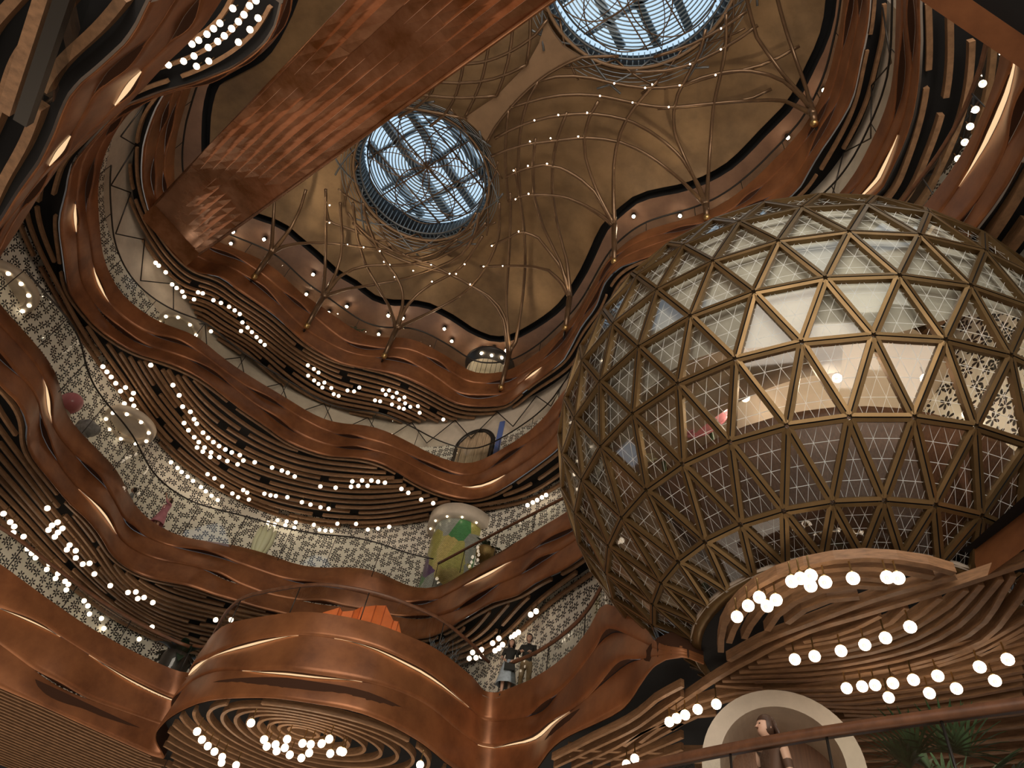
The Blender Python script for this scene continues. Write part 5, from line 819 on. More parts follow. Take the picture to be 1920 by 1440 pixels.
# ------------------------------------------------------------------ great glass sphere
SC = np.array((6.08, 9.71, 12.26)); SR = 5.0
LATS = [74, 61.5, 49, 36.5, 23.5, 10.9, -1.8, -13.8, -25.9, -39.2, -52.2, -61.2]
def sph(lat, lon, r=SR):
    la, lo = math.radians(lat), math.radians(lon)
    return np.array((r * math.cos(la) * math.sin(lo), -r * math.cos(la) * math.cos(lo), r * math.sin(la)))
def sphere():
    base = np.array((SC[0], SC[1], SC[2] + SR * math.sin(math.radians(LATS[-1])))); o_ = SC - base
    root = empty('glass_sphere', tuple(base), label='great faceted glass sphere of bronze-framed triangular panes', cat='glass sphere')
    camv = np.array(CAM) - SC
    rows = []
    for i, la in enumerate(LATS):
        off = -16.5 if (i % 2 == 0) else -22.5
        rows.append([(la, off + 12 * j) for j in range(30)])
    # even rows share the longitudes of ring -1.8
    tris, edges = [], set()
    idx = lambda i, j: (i, j % 30)
    for i in range(len(rows) - 1):
        for j in range(30):
            if i % 2 == 0: # upper at -16.5+12j ; lower at -22.5+12j
                tris.append((idx(i, j), idx(i + 1, j), idx(i + 1, j + 1))); tris.append((idx(i, j), idx(i + 1, j + 1), idx(i, j + 1)))
            else:
                tris.append((idx(i, j), idx(i + 1, j - 1), idx(i + 1, j))); tris.append((idx(i, j), idx(i + 1, j), idx(i, j + 1)))
    pos = {(i, j): sph(*rows[i][j]) for i in range(len(rows)) for j in range(30)}
    for t in tris:
        for a, b in ((0, 1), (1, 2), (2, 0)): edges.add(tuple(sorted((t[a], t[b]))))
    def view(c):        # how large it shows: facing times distance falloff
        d = camv - c; return float(np.dot(c / np.linalg.norm(c), d / np.linalg.norm(d)))
    # panes
    order = sorted(tris, key=lambda t: -view(sum(pos[k] for k in t) / 3))
    rest = MB(); restuv = []
    for q, t in enumerate(order):
        P = np.array([pos[k] for k in t]) + o_; c = P.mean(0); P = c + (P - c) * 0.985
        P = o_ + (P - o_) * 0.992
        uv = [(1, 0), (0, 1), (0, 0)]
        if q < 290: obj('pane', P, [(0, 1, 2)], 'etched_glass', root, smooth=False, uv=uv)
        else: rest.add(P, [(0, 1, 2)]); restuv += uv
    o = obj('pane_rest', np.vstack(rest.V), rest.F, 'rail_glass', root, smooth=False, uv=restuv); o['kind'] = 'stuff'
    # bars: two bronze rails with a dark joint between
    def barmesh(a, b):
        a = np.array(a); b = np.array(b); m_ = (a + b) / 2; d = b - a; L = np.linalg.norm(d); d = d / L
        n_ = m_ / np.linalg.norm(m_); e = np.cross(d, n_); e /= np.linalg.norm(e)
        a2, b2 = a + d * 0.03, b - d * 0.03
        V = []; Fc = []; M = []
        prof = [(-0.062, -0.07), (-0.062, 0.015), (-0.010, 0.025), (-0.009, 0.002), (0.009, 0.002), (0.010, 0.025), (0.062, 0.015), (0.062, -0.07)]
        k = len(prof)
        for p in (a2, b2): V += [p + e * x + n_ * y for x, y in prof]
        for i in range(k):
            Fc.append((i, (i + 1) % k, k + (i + 1) % k, k + i)); M.append(1 if i in (2, 3, 4) else 0)
        Fc += [tuple(range(k - 1, -1, -1)), tuple(range(k, 2 * k))]; M += [0, 0]
        return np.array(V), Fc, M
    es = sorted(edges, key=lambda e_: -view((pos[e_[0]] + pos[e_[1]]) / 2))
    rest = MB()
    for q, (a, b) in enumerate(es):
        V, Fc, M = barmesh(pos[a], pos[b]); V = V + o_
        if q < 295: obj('glazing_bar', V, Fc, None, root, smooth=False, mats=['bronze_frame', 'black_void'], fm=M)
        else:
            n0 = rest.n; rest.V.append(V); rest.F += [tuple(i + n0 for i in f) for f in Fc]; rest.M += M; rest.n += len(V)
    o = rest.build('glazing_bar_rest', None, root, smooth=False, mats=['bronze_frame', 'black_void']); o['kind'] = 'stuff'
    # crown disc and foot ring
    rt = SR * math.cos(math.radians(74)); zt = SR * math.sin(math.radians(74))
    V, Fc = lathe([(0.01, zt + 0.15), (rt, zt)], 30, tuple(o_)); obj('crown', V, Fc, 'bronze_frame', root)
    rb = SR * math.cos(math.radians(LATS[-1]))
    V, Fc = lathe([(rb * 1.01, -0.02), (rb * 1.0, -0.06), (rb * 0.95, -0.06), (rb * 0.95, 0.05)], 60); obj('foot_ring', V, Fc, 'bronze_frame', root)
    # pale lining of the upper half with a wavy hem
    n = 72; lon = np.arange(n + 1) * 360 / n
    hem = -21 + 4 * np.sin(np.radians(2 * lon + 30)) + 4 * np.sin(np.radians(5 * lon))
    rws = []
    for f in np.linspace(0, 1, 14): rws.append(np.array([sph(h + (86 - h) * f, lo, SR * 0.955) for h, lo in zip(hem, lon)]) + o_)
    V, Fc = grid(rws); obj('lining', V, Fc, 'liner', root)
    # floor and inner stage
    V, Fc = lathe([(0.01, 0.10), (rb * 1.02, 0.10), (rb * 1.02, 0.0), (0.01, 0.0)], 48); obj('floor_disc', V, Fc, 'stone_floor', root)
    V, Fc = lathe([(0.01, -0.05), (rb * 0.99, -0.05), (rb * 0.99, -0.01)], 48); obj('underfloor', V, Fc, 'black_void', root)
    V, Fc = lathe([(2.1, 0.1), (2.9, 1.0), (3.3, 1.9), (3.35, 2.0), (3.2, 2.05), (2.7, 1.1), (1.9, 0.1)], 48); obj('curved_bench', V, Fc, 'wood_wall', root)
    V, Fc = lathe([(0.9, 0.1), (0.75, 1.2), (0.95, 2.6), (1.8, 4.2), (3.0, 5.0)], 40); obj('flared_pillar', V, Fc, 'beige', root)
    a = np.linspace(0.2, 4.4, 40)
    V, Fc = bar(np.c_[3.4 * np.cos(a), 3.4 * np.sin(a), 2.7 + 0.35 * np.sin(a * 1.7)], 0.5, 0.35); obj('swept_band', V, Fc, 'beige', root)
    a = np.linspace(2.6, 5.6, 40)
    V, Fc = bar(np.c_[2.4 * np.cos(a), 2.4 * np.sin(a), 1.6 + 0.3 * np.sin(a * 2)], 0.35, 0.5); obj('swept_band', V, Fc, 'corridor_ceiling', root)
    # warm inner wall behind the tables on the far side
    rws = []
    for la in np.linspace(-58, -10, 8): rws.append(np.array([sph(la, lo, SR * 0.93) for lo in np.linspace(75, 285, 40)]) + o_)
    V, Fc = grid(rws); obj('inner_wall', V, Fc, 'inner_wall', root)
    return root
sphere()
def inside(name, V, Fc, mat, label, cat, loc):
    o = obj(name, V, Fc, mat); o.location = loc; return tag(o, label, cat)
def leaning(loc, r, L, mat, label, tilt):
    root = empty('sculpture', loc, label=label, cat='sculpture')
    V, Fc = uvsphere((0, 0, 0), r, 18, 10, 1, 0.8, L / r); a_ = math.cos(tilt); b_ = math.sin(tilt)
    V = V @ np.array([[a_, 0, -b_], [0, 1, 0], [b_, 0, a_]]); obj('bud', V, Fc, mat, root)
    for q in range(6):
        az = q * math.pi / 3; t = np.linspace(-0.9, 0.9, 9)
        P = np.c_[r * 1.0 * np.cos(t * math.pi / 2) * math.cos(az), r * 0.8 * np.cos(t * math.pi / 2) * math.sin(az), L * np.sin(t * math.pi / 2)] @ np.array([[a_, 0, -b_], [0, 1, 0], [b_, 0, a_]])
        V, Fc = tube(P, 0.03, 6); obj('petal_ridge', V, Fc, mat, root)
    V, Fc = tube(np.array([(0, 0, 0), (0.15, 0.1, -1.2), (0.9, 0.5, 8.15 - loc[2])]), [0.04, 0.035, 0.05], 8); obj('stem', V, Fc, 'leaf', root)
leaning((3.52, 8.38, 11.22), 0.34, 0.85, 'pink_gloss', 'pink flower bud sculpture inside the glass sphere', 0.55)
leaning((2.86, 9.0, 10.8), 0.2, 0.6, 'pale_yellow', 'pale yellow flower bud sculpture inside the glass sphere', 0.6)
for i, (x, y, z, lb) in enumerate(((4.9, 8.9, 7.99, 'lower left'), (6.0, 8.1, 7.99, 'middle'), (7.2, 8.9, 7.99, 'right'))):
    rt = empty('cafe_table', (x, y, z), label='small round table inside the glass sphere, ' + lb + ' of three', cat='table', group='tables inside the sphere')
    V, Fc = lathe([(0.01, 0.74), (0.38, 0.74), (0.38, 0.70), (0.01, 0.70)], 20); obj('table_top', V, Fc, 'beige', rt)
    V, Fc = lathe([(0.03, 0.7), (0.03, 0.03), (0.2, 0.0), (0.01, 0.0)], 12); obj('leg', V, Fc, 'dark_metal', rt)
    rc = empty('cafe_chair', (x + 0.52, y + 0.15, z), label='orange upholstered chair by the ' + lb + ' table inside the glass sphere', cat='chair', group='chairs inside the sphere')
    V, Fc = box((0, 0, 0.45), (0.42, 0.42, 0.08)); obj('seat', V, Fc, 'orange_dark', rc, smooth=False)
    V, Fc = box((0.19, 0, 0.72), (0.05, 0.42, 0.5)); obj('backrest', V, Fc, 'orange_dark', rc, smooth=False)
    for sx in (-1, 1):
        for sy in (-1, 1):
            V, Fc = tube(np.array([(0.18 * sx, 0.18 * sy, 0.43), (0.2 * sx, 0.2 * sy, 0)]), 0.015, 6); obj('leg', V, Fc, 'dark_metal', rc)

# ------------------------------------------------------------------ lamps
GL = mesh('globe_lamp', *uvsphere((0, 0, 0), 0.082, 14, 8), 'lamp_globe')
V, Fc = lathe([(0.012, 0.3), (0.012, 0.11), (0.035, 0.105), (0.045, 0.07), (0.01, 0.06)], 8)
SK = mesh('socket', V, Fc, 'brass')
ORD = lambda i: '%d%s' % (i, 'th' if 10 <= i % 100 <= 20 else {1: 'st', 2: 'nd', 3: 'rd'}.get(i % 10, 'th'))
_RT = Matrix(ROT).transposed()
def view_x(p):
    c = _RT @ (Vector(p) - CAM); return c.x / -c.z
def lamps(P, label, group):
    P = sorted(P, key=view_x)
    for i, p in enumerate(P):
        lb = label + ', %s from the left' % ORD(i + 1)
        o = link('globe_lamp', GL, None, p); tag(o, lb, 'lamp', group); link('socket', SK, o)
lamps(LAMPS_L5, 'lit globe lamp under the top gallery', 'globe lamps under the top gallery')
lamps(LAMPS_L4, 'lit globe lamp under the wavy fourth gallery soffit', 'globe lamps under the fourth gallery')
lamps(LAMPS_L4LOBE, 'lit globe lamp in the upper left cluster', 'globe lamps at the upper left')
lamps(LAMPS_L4RIGHT, 'lit globe lamp behind glass at the upper right', 'globe lamps at the upper right')
lamps(LAMPS_L3, 'lit globe lamp under the third gallery', 'globe lamps under the third gallery')
lamps(LAMPS_LOBE, 'lit globe lamp under the rounded bay', 'globe lamps under the rounded bay')
lamps(LAMPS_BR, 'lit globe lamp among slats below the glass sphere', 'globe lamps below the sphere')
lamps([(4.2, 8.2, 11.6), (5.4, 7.2, 11.4), (6.8, 6.9, 11.5), (8.0, 7.6, 11.7), (6.0, 9.0, 10.8), (4.6, 9.8, 11.2), (7.6, 9.6, 11.0), (6.2, 7.6, 9.6)], 'globe lamp added inside the glass sphere', 'lamps added inside the sphere')  # these globe lamps are added to light the sphere interior
for p in ((4.2, 8.2, 11.5), (5.4, 7.2, 11.2), (6.8, 6.9, 11.3), (8.0, 7.6, 11.5), (6.0, 9.0, 10.6), (6.2, 7.6, 9.5)):  # extra point lights added to brighten the inside of the sphere
    ld = bpy.data.lights.new('sphere_fill', 'POINT'); ld.energy = 22; ld.color = (1.0, 0.82, 0.62); ld.shadow_soft_size = 0.09
    lo = bpy.data.objects.new('sphere_fill', ld); COL.objects.link(lo); lo.location = (p[0], p[1], p[2] - 0.12)
SPM = mesh('spot_lamp', *uvsphere((0, 0, 0), 0.075, 10, 6), 'spot_bulb')
V, Fc = lathe([(0.085, 0.02), (0.10, 0.05), (0.10, 0.2), (0.01, 0.2)], 10); SPH = mesh('housing', V, Fc, 'dark_metal')
for i, p in enumerate(sorted(SPOTS, key=view_x)):
    o = link('spot_lamp', SPM, None, p); tag(o, 'bright spot lamp under the top gallery ceiling, %s from the left' % ORD(i + 1), 'lamp', 'spot lamps on the top gallery'); link('housing', SPH, o)
PM = mesh('pin_light', *uvsphere((0, 0, 0), 0.03, 8, 5), 'net_light')
V, Fc = lathe([(0.035, 0.0), (0.035, 0.05), (0.01, 0.06)], 6); PH = mesh('clip', V, Fc, 'dark_metal')
for i, p in enumerate(sorted(PINS, key=view_x)):
    o = link('pin_light', PM, None, p); tag(o, 'tiny pin light on the bronze ceiling lattice, %s from the left' % ORD(i + 1), 'lamp', 'pin lights on the ceiling lattice'); link('clip', PH, o)

# ------------------------------------------------------------------ escalator with tiled copper underside, spanning from the top gallery
def escalator():
    U0, L0, U1, L1 = (np.array(v, float) for v in ESC)
    d = (L1 - L0); d /= np.linalg.norm(d); wv = L0 - U0; W = np.linalg.norm(wv); wv /= W
    wv = wv - d * np.dot(wv, d); wv /= np.linalg.norm(wv)
    nrm = np.cross(wv, d); nrm /= np.linalg.norm(nrm)
    if nrm[2] > 0: nrm = -nrm                      # points down
    root = empty('escalator', tuple(U0), label='escalator with lapped copper tile underside crossing below the skylights', cat='escalator')
    LEN = 25.0; rows = 9; tw = W / rows; tl = 0.85; cols = int(LEN / tl)
    rnd = random.Random(5)
    for j in range(rows):
        shift = rnd.uniform(0, tl)
        for i in range(cols):
            s0 = i * tl + (shift if i else 0); s1 = min(LEN, (i + 1) * tl + shift)
            def lap(s):
                # laps open in long tapering zones, as on the real underside
                zones = ((2.7 + 0.22 * (8 - j), 1.9), (12.0 + 0.5 * (j - 6), 5.0), (21.0, 4.0)) if j >= 3 else ((7.5 + 0.8 * j, 3.6), (17.0, 4.5))
                q = 0.0
                for c, h in zones:
                    x = (s - c) / h
                    if abs(x) < 1: q = max(q, (1 - abs(x)) * (1.0 if x > -0.75 else (x + 1) * 4))
                return 0.012 + 0.24 * q
            q0, q1 = lap(s0), lap(s1)
            a, b = j * tw, (j + 1) * tw
            jit = rnd.uniform(0, 0.008)
            V = [d * s0 + wv * a + nrm * (q0 + jit), d * s1 + wv * a + nrm * (q1 + jit), d * s1 + wv * b + nrm * jit, d * s0 + wv * b + nrm * jit]
            V = [v for v in V] + [d * s0 + wv * a - nrm * 0.05, d * s1 + wv * a - nrm * 0.05, d * s1 + wv * b - nrm * 0.05, d * s0 + wv * b - nrm * 0.05]
            obj('copper_tile', V, [(0, 1, 2, 3), (7, 6, 5, 4), (4, 5, 1, 0), (5, 6, 2, 1), (6, 7, 3, 2), (7, 4, 0, 3)], 'copper_tile', root, smooth=False)
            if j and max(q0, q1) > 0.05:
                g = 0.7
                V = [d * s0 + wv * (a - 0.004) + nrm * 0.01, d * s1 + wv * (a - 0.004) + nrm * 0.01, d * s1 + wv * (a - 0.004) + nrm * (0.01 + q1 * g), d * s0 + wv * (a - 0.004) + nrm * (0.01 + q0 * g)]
                obj('glow_face', V, [(0, 1, 2, 3)], 'lip_glow', root, smooth=False)  # glowing face added over the lap lip, standing for lit copper
    up = -nrm
    for sgn, e in ((0, U0 * 0), (1, wv * W)):
        o1 = wv * (0.05 if sgn else -0.05)
        V = [e, e + d * LEN, e + d * LEN + up * 1.1, e + up * 1.1]; V = np.array(V + [v + o1 for v in V])
        obj('side_skirt', V, [(0, 1, 2, 3), (7, 6, 5, 4), (0, 4, 5, 1), (1, 5, 6, 2), (2, 6, 7, 3), (3, 7, 4, 0)], 'copper', root, smooth=False)
        G = np.array([e + up * 1.1, e + d * LEN + up * 1.1]); V, Fc = grid([G, G + np.array([0, 0, 0.9])]); obj('glass_side', V, Fc, 'rail_glass', root)
        V, Fc = tube(G + np.array([0, 0, 0.95]), 0.04, 8); obj('handrail', V, Fc, 'dark_metal', root)
        V, Fc = tube(np.array([e, e + d * LEN]) + nrm * 0.03, 0.05, 8); obj('edge_roll', V, Fc, 'copper_tile', root)
    G = [wv * 0.1 + up * 1.0, wv * (W - 0.1) + up * 1.0]
    stp = mesh('step', *box((0, 0, 0), (0.4, W * 0.5, 0.2), 0), 'dark_metal', smooth=False)
    ang = math.atan2(d[1], d[0])
    for i in range(60):
        o = link('step', stp, root, tuple(wv * W / 2 + up * 0.85 + d * (0.3 + i * 0.41))); o.rotation_euler = (0, 0, ang)
    # landing plate where it meets the gallery
    h = np.array([-d[0], -d[1], 0]); h /= np.linalg.norm(h)
    V = np.array([U0 * 0, wv * W, wv * W + h * 1.0, h * 1.0]); V = np.vstack([V + (0, 0, -0.02), V + (0, 0, 0.9)])
    obj('landing', V, [(0, 1, 2, 3), (7, 6, 5, 4), (0, 4, 5, 1), (1, 5, 6, 2), (2, 6, 7, 3), (3, 7, 4, 0)], 'copper_tile', root, smooth=False)
escalator()

# near escalator edge at the upper right corner
def near_escalator():
    a = np.array((2.6, 1.19, 11.3)); b = np.array((7.5, 2.70, 10.4)); d = (b - a) / np.linalg.norm(b - a)
    out_ = np.array((d[1], -d[0], 0)); out_ /= np.linalg.norm(out_)
    root = empty('escalator', tuple(a), label='dark escalator underside with copper edge at the upper right corner', cat='escalator')
    L = np.linalg.norm(b - a)
    def slab(o0, o1, z0, z1, name, mat):
        V = [out_ * o0 + (0, 0, z0), out_ * o0 + d * L + (0, 0, z0), out_ * o1 + d * L + (0, 0, z0), out_ * o1 + (0, 0, z0)]
        V = np.array(V + [v + (0, 0, z1 - z0) for v in V])
        obj(name, V, [(0, 1, 2, 3), (7, 6, 5, 4), (0, 4, 5, 1), (1, 5, 6, 2), (2, 6, 7, 3), (3, 7, 4, 0)], mat, root, smooth=False)
    slab(-0.02, 0.24, 0, 0.25, 'copper_edge', 'copper')
    slab(0.24, 3.4, 0.2, 0.7, 'underside', 'black_void')
    slab(-0.02, 0.0, 0.25, 1.2, 'glass_side', 'rail_glass')
    slab(-0.05, 0.03, 1.2, 1.28, 'handrail', 'dark_metal')
near_escalator()
# glass side of an escalator at the upper left
def left_glass():
    a = np.array((-7.6, 3.2, 12.9)); b = np.array((-9.0, 6.1, 12.2)); d = (b - a)
    root = empty('escalator', tuple(a), label='dark-edged glass escalator side at the upper left corner', cat='escalator')
    V, Fc = grid([np.array([(0, 0, 0), d]), np.array([(-0.05, 0, 1.0), d + (-0.05, 0, 1.0)])]); obj('glass_panel', V, Fc, 'rail_glass', root)
    V, Fc = bar(np.array([(0, 0, -0.05), d * 0.5 + (0, 0, -0.05), d + (0, 0, -0.05)]), 0.22, 0.2); obj('edge_channel', V, Fc, 'dark_metal', root, smooth=False)
    V, Fc = bar(np.array([(-0.28, -0.1, 0.0), d + (-0.28, -0.1, 0.0)]), 0.2, 0.3); obj('wood_trim', V, Fc, 'wood_slat', root, smooth=False)
left_glass()

# ------------------------------------------------------------------ the lower storey seen at the bottom right, and the hall floor
V, Fc = grid([np.array([(-40, -30, 0), (40, -30, 0)]), np.array([(-40, 45, 0), (40, 45, 0)])])
tag(obj('floor', V, Fc, 'stone_floor', smooth=False), label='stone floor of the hall', cat='floor', kind='structure')
Z1 = 3.6
def lower_storey():
    rail = resample(np.array([(1.6, 9.3, Z1), (2.66, 7.87, Z1), (2.99, 7.44, Z1), (3.73, 6.55, Z1), (4.49, 5.83, Z1), (5.4, 4.9, Z1), (6.2, 4.0, Z1)]), 0.3)
    rail = smooth_rows(rail, 2, 2)
    balustrade(rail + (0, 0, 0.15), 1.13, 'glass balustrade with thick wooden rail at the lower right corner', 'wood_rail', 0.045, 1.12, square=True)
    nr = plan_normal(rail)
    V, Fc = grid([rail + (0, 0, 0.0), rail - nr * 9.0]); tag(obj('floor', V, Fc, 'stone_floor'), label='floor of the storey at the lower right', cat='floor', kind='structure')
    V, Fc = grid([rail + (0, 0, 0.15), rail + nr * 0.05 + (0, 0, -0.6), rail + (0, 0, -1.0)]); o = obj('balcony_fascia', V, Fc, 'copper'); tag(o, 'copper front edge under the lower right balustrade', 'balcony front')
    # cream arched doorway
    c = np.array((4.98, 10.35, Z1)); t = np.array((0.905, -0.425, 0)); f = np.array((-0.425, -0.905, 0))
    root = empty('arched_doorway', tuple(c), label='cream arched doorway behind the long-haired woman', cat='doorway')
    zc, ro, ri = 2.5, 1.12, 0.86
    a = np.linspace(0, math.pi, 28)
    def arcpts(r, off): return np.array([t * (r * math.cos(x)) + f * off + np.array((0, 0, zc + r * math.sin(x))) for x in a])
    def legs(P, r, off): return np.vstack([[t * r + f * off], P, [-t * r + f * off]])
    O0, I0 = legs(arcpts(ro, 0.12), ro, 0.12), legs(arcpts(ri, 0.12), ri, 0.12); O1, I1 = legs(arcpts(ro, -0.5), ro, -0.5), legs(arcpts(ri, -0.9), ri, -0.9)
    V, Fc = grid([O1, O0, I0, I1]); obj('arch_ring', V, Fc, 'cream_wall', root, smooth=False)
    n = len(I1); V = np.vstack([I1, [[*(f * -0.9)[:2], zc]]]); obj('back_panel', V, [(i, i + 1, n) for i in range(n - 1)] , 'wood_wall', root, smooth=False)
    wall('wall_right', np.array([(1.0, 21, 0), (6.5, 20, 0), (12, 18, 0), (17, 14, 0), (19, 6, 0)]), Z1, 7.9, 'wood_wall', 'timber wall deep behind the arched doorway')
lower_storey()
# slats of the same soffit running on deeper inside, seen through the lower right glass
def deep_slats():
    root = empty('ceiling', (0, 0, 0), label='timber slats running deep behind the lower right glass', cat='ceiling', kind='structure')
    c = np.array((-2.0, 0.5))
    for k in range(22):
        a = np.radians(np.linspace(18 if k > 7 else 34, 62, 30)); r = 12.2 + 0.36 * k + 0.25 * np.sin(a * 5 + k * 0.3)
        P = np.c_[c[0] + r * np.sin(a), c[1] + r * np.cos(a)]
        if k % 4 == 2: P = P[6:]
        add_slat(P, root, zb2 - 0.1, 0.085, 0.15)
deep_slats()
# the wall continues behind the bay on the lowest gallery's storey below
wall('wall_lower', np.array([(-24, 16, 0), (-18, 24, 0), (-8, 29, 0), (2, 30, 0), (10, 26, 0)]), 0, 7.9, 'wood_wall', 'timber wall far below the lowest gallery')

# rear of the hall, closing the atrium behind the camera
wall('wall_rear', np.array([(-24, 16, 0), (-26, 0, 0), (-20, -14, 0), (0, -20, 0), (18, -14, 0), (20, 2, 0), (16, 8, 0)]), 0, 33.2, 'wood_wall', 'dark timber wall at the rear of the hall')

# ------------------------------------------------------------------ people
def skin_body(joints, bones):
    # joints: name -> (pos, radius); grows one continuous surface over the skeleton
    names = list(joints); ix = {k: i for i, k in enumerate(names)}
    me = bpy.data.meshes.new('body'); me.from_pydata([tuple(joints[k][0]) for k in names], [(ix[a], ix[b]) for a, b in bones], [])
    o = bpy.data.objects.new('body', me); COL.objects.link(o)
    md = o.modifiers.new('skin', 'SKIN'); md.use_smooth_shade = True
    sv = me.skin_vertices[0].data
    for k in names:
        r = joints[k][1]; sv[ix[k]].radius = r if isinstance(r, tuple) else (r, r)
    sv[ix['pelvis']].use_root = True
    sb = o.modifiers.new('sub', 'SUBSURF'); sb.levels = 1; sb.render_levels = 1
    dg = bpy.context.evaluated_depsgraph_get(); ev = o.evaluated_get(dg)
    new = bpy.data.meshes.new_from_object(ev); bpy.data.objects.remove(o); bpy.data.meshes.remove(me)
    return new
def person(loc, face, h, label, top, bottom, hairm='hair', long_hair=False, arms='rest', skirt=None, skirt_len=0.5, legs_skin=False, sleeve=0.0, head_tilt=0.0, group=None):
    """face: plan angle the person looks towards; local +x is forward"""
    k = h / 1.75
    root = empty('person', loc, label=label, cat='person'); root.rotation_euler = (0, 0, face); root.scale = (k, k, k)
    J = {'pelvis': ((0, 0, 0.95), (0.15, 0.11)), 'waist': ((0.0, 0, 1.12), (0.135, 0.10)), 'chest': ((0.01, 0, 1.32), (0.165, 0.115)), 'neck0': ((0, 0, 1.46), 0.065), 'neck1': ((0.02, 0, 1.54), 0.052)}
    Bn = [('pelvis', 'waist'), ('waist', 'chest'), ('chest', 'neck0'), ('neck0', 'neck1')]
    for s, n in ((1, 'l'), (-1, 'r')):
        J['hip' + n] = ((0, 0.09 * s, 0.88), 0.095); J['knee' + n] = ((0.02, 0.10 * s, 0.48), 0.06); J['ank' + n] = ((-0.01, 0.10 * s, 0.09), 0.042); J['toe' + n] = ((0.14, 0.11 * s, 0.035), 0.035)
        Bn += [('pelvis', 'hip' + n), ('hip' + n, 'knee' + n), ('knee' + n, 'ank' + n), ('ank' + n, 'toe' + n)]
        J['sh' + n] = ((0, 0.17 * s, 1.42), 0.062)
        if arms == 'rail': e, w_ = (0.10, 0.22 * s, 1.14), (0.32, 0.12 * s, 1.10)
        elif arms == 'phone' and s > 0: e, w_ = (0.24, 0.20 * s, 1.36), (0.38, 0.13 * s, 1.58)
        elif arms == 'bag': e, w_ = (0.02, 0.23 * s, 1.16), (0.2, 0.12 * s, 1.02)
        else: e, w_ = (-0.02, 0.22 * s, 1.14), (0.06, 0.23 * s, 0.88)
        J['el' + n] = (e, 0.044); J['wr' + n] = (w_, 0.03)
        Bn += [('chest', 'sh' + n), ('sh' + n, 'el' + n), ('el' + n, 'wr' + n)]
    me = skin_body(J, Bn)
    for x in ('skin', top, bottom, 'black_cloth'): me.materials.append(MATS[x])
    el = {n: np.array(J['el' + n][0]) for n in 'lr'}
    for p in me.polygons:
        c = np.array(p.center); m_ = 0
        if c[2] < 0.12: m_ = 3
        elif c[2] < 0.98 and abs(c[1]) < 0.24 and c[0] < 0.18 and not (abs(c[1]) > 0.19 and c[2] > 0.7): m_ = 0 if legs_skin else 2
        elif abs(c[1]) < 0.20 and 0.98 <= c[2] < 1.49 and c[0] < 0.17: m_ = 1
        elif 0.9 < c[2] < 1.49 and min(np.linalg.norm(c - el['l']), np.linalg.norm(c - el['r'])) < 0.16 + sleeve: m_ = 1 if (c[2] > el['l'][2] + 0.04 - sleeve) else 0
        p.material_index = m_; p.use_smooth = True
    link('body', me, root)
    # hands: palm with four fingers and a thumb
    for s, n in ((1, 'l'), (-1, 'r')):
        a = np.array(J['el' + n][0]); b = np.array(J['wr' + n][0]); d = (b - a) / np.linalg.norm(b - a)
        side = np.cross(d, (0, 0, 1.0)); side = side / np.linalg.norm(side) if np.linalg.norm(side) > 0.1 else np.array((0, 1.0, 0))
        up = np.cross(side, d); mb = MB()
        V, Fc = tube(np.array([b - d * 0.01, b + d * 0.04, b + d * 0.085]), [0.028, 0.036, 0.032], 8); mb.add(V, Fc)
        for q in range(4):
            r0 = b + d * 0.075 + side * (q - 1.5) * 0.019; L = (0.068, 0.078, 0.072, 0.055)[q]
            V, Fc = tube(np.array([r0, r0 + d * L * 0.5 - up * 0.006, r0 + d * L * 0.85 - up * 0.025]), [0.0095, 0.009, 0.0075], 6); mb.add(V, Fc)
        r0 = b + d * 0.03 - side * 0.03 * s
        V, Fc = tube(np.array([r0, r0 + d * 0.03 - side * 0.028 * s, r0 + d * 0.06 - side * 0.036 * s - up * 0.01]), [0.013, 0.0115, 0.009], 6); mb.add(V, Fc)
        mb.build('hand', 'skin', root)
    # head with nose, ears, eyes, mouth
    mb = MB(); hc = np.array((0.045, 0, 1.635))
    V, Fc = uvsphere(hc, 0.1, 18, 12, 0.98, 0.76, 1.18); V[:, 0] += np.where(V[:, 2] < hc[2] - 0.04, 0.012, 0); V[:, 1] *= np.where(V[:, 2] < hc[2] - 0.05, 0.88, 1); mb.add(V, Fc)
    V, Fc = tube(np.array([hc + (0.092, 0, 0.012), hc + (0.116, 0, -0.022), hc + (0.094, 0, -0.03)]), [0.008, 0.014, 0.010], 6); mb.add(V, Fc)
    for s in (1, -1):
        V, Fc = uvsphere(hc + (-0.005, 0.077 * s, -0.005), 0.026, 8, 6, 0.6, 0.35, 1.1); mb.add(V, Fc)
    hd = mb.build('head', 'skin', root)
    mb = MB()
    for s in (1, -1):
        V, Fc = uvsphere(hc + (0.089, 0.032 * s, 0.012), 0.011, 8, 5, 0.5, 1.2, 0.6); mb.add(V, Fc)
    mb.build('eyes', 'hair', hd)
    V, Fc = uvsphere(hc + (0.087, 0, -0.058), 0.02, 8, 5, 0.4, 1.1, 0.35); obj('mouth', V, Fc, 'pink_cloth', hd)
    # hair cap
    V, Fc = uvsphere(hc + (-0.014, 0, 0.018), 0.108, 18, 12, 1.0, 0.83, 1.12)
    keep = [f for f in Fc if not (np.mean([V[i][0] for i in f]) > hc[0] + 0.045 and np.mean([V[i][2] for i in f]) < hc[2] + 0.055) and np.mean([V[i][2] for i in f]) > hc[2] - (0.10 if not long_hair else 0.11)]
    hr = obj('hair', V, keep, hairm, root)
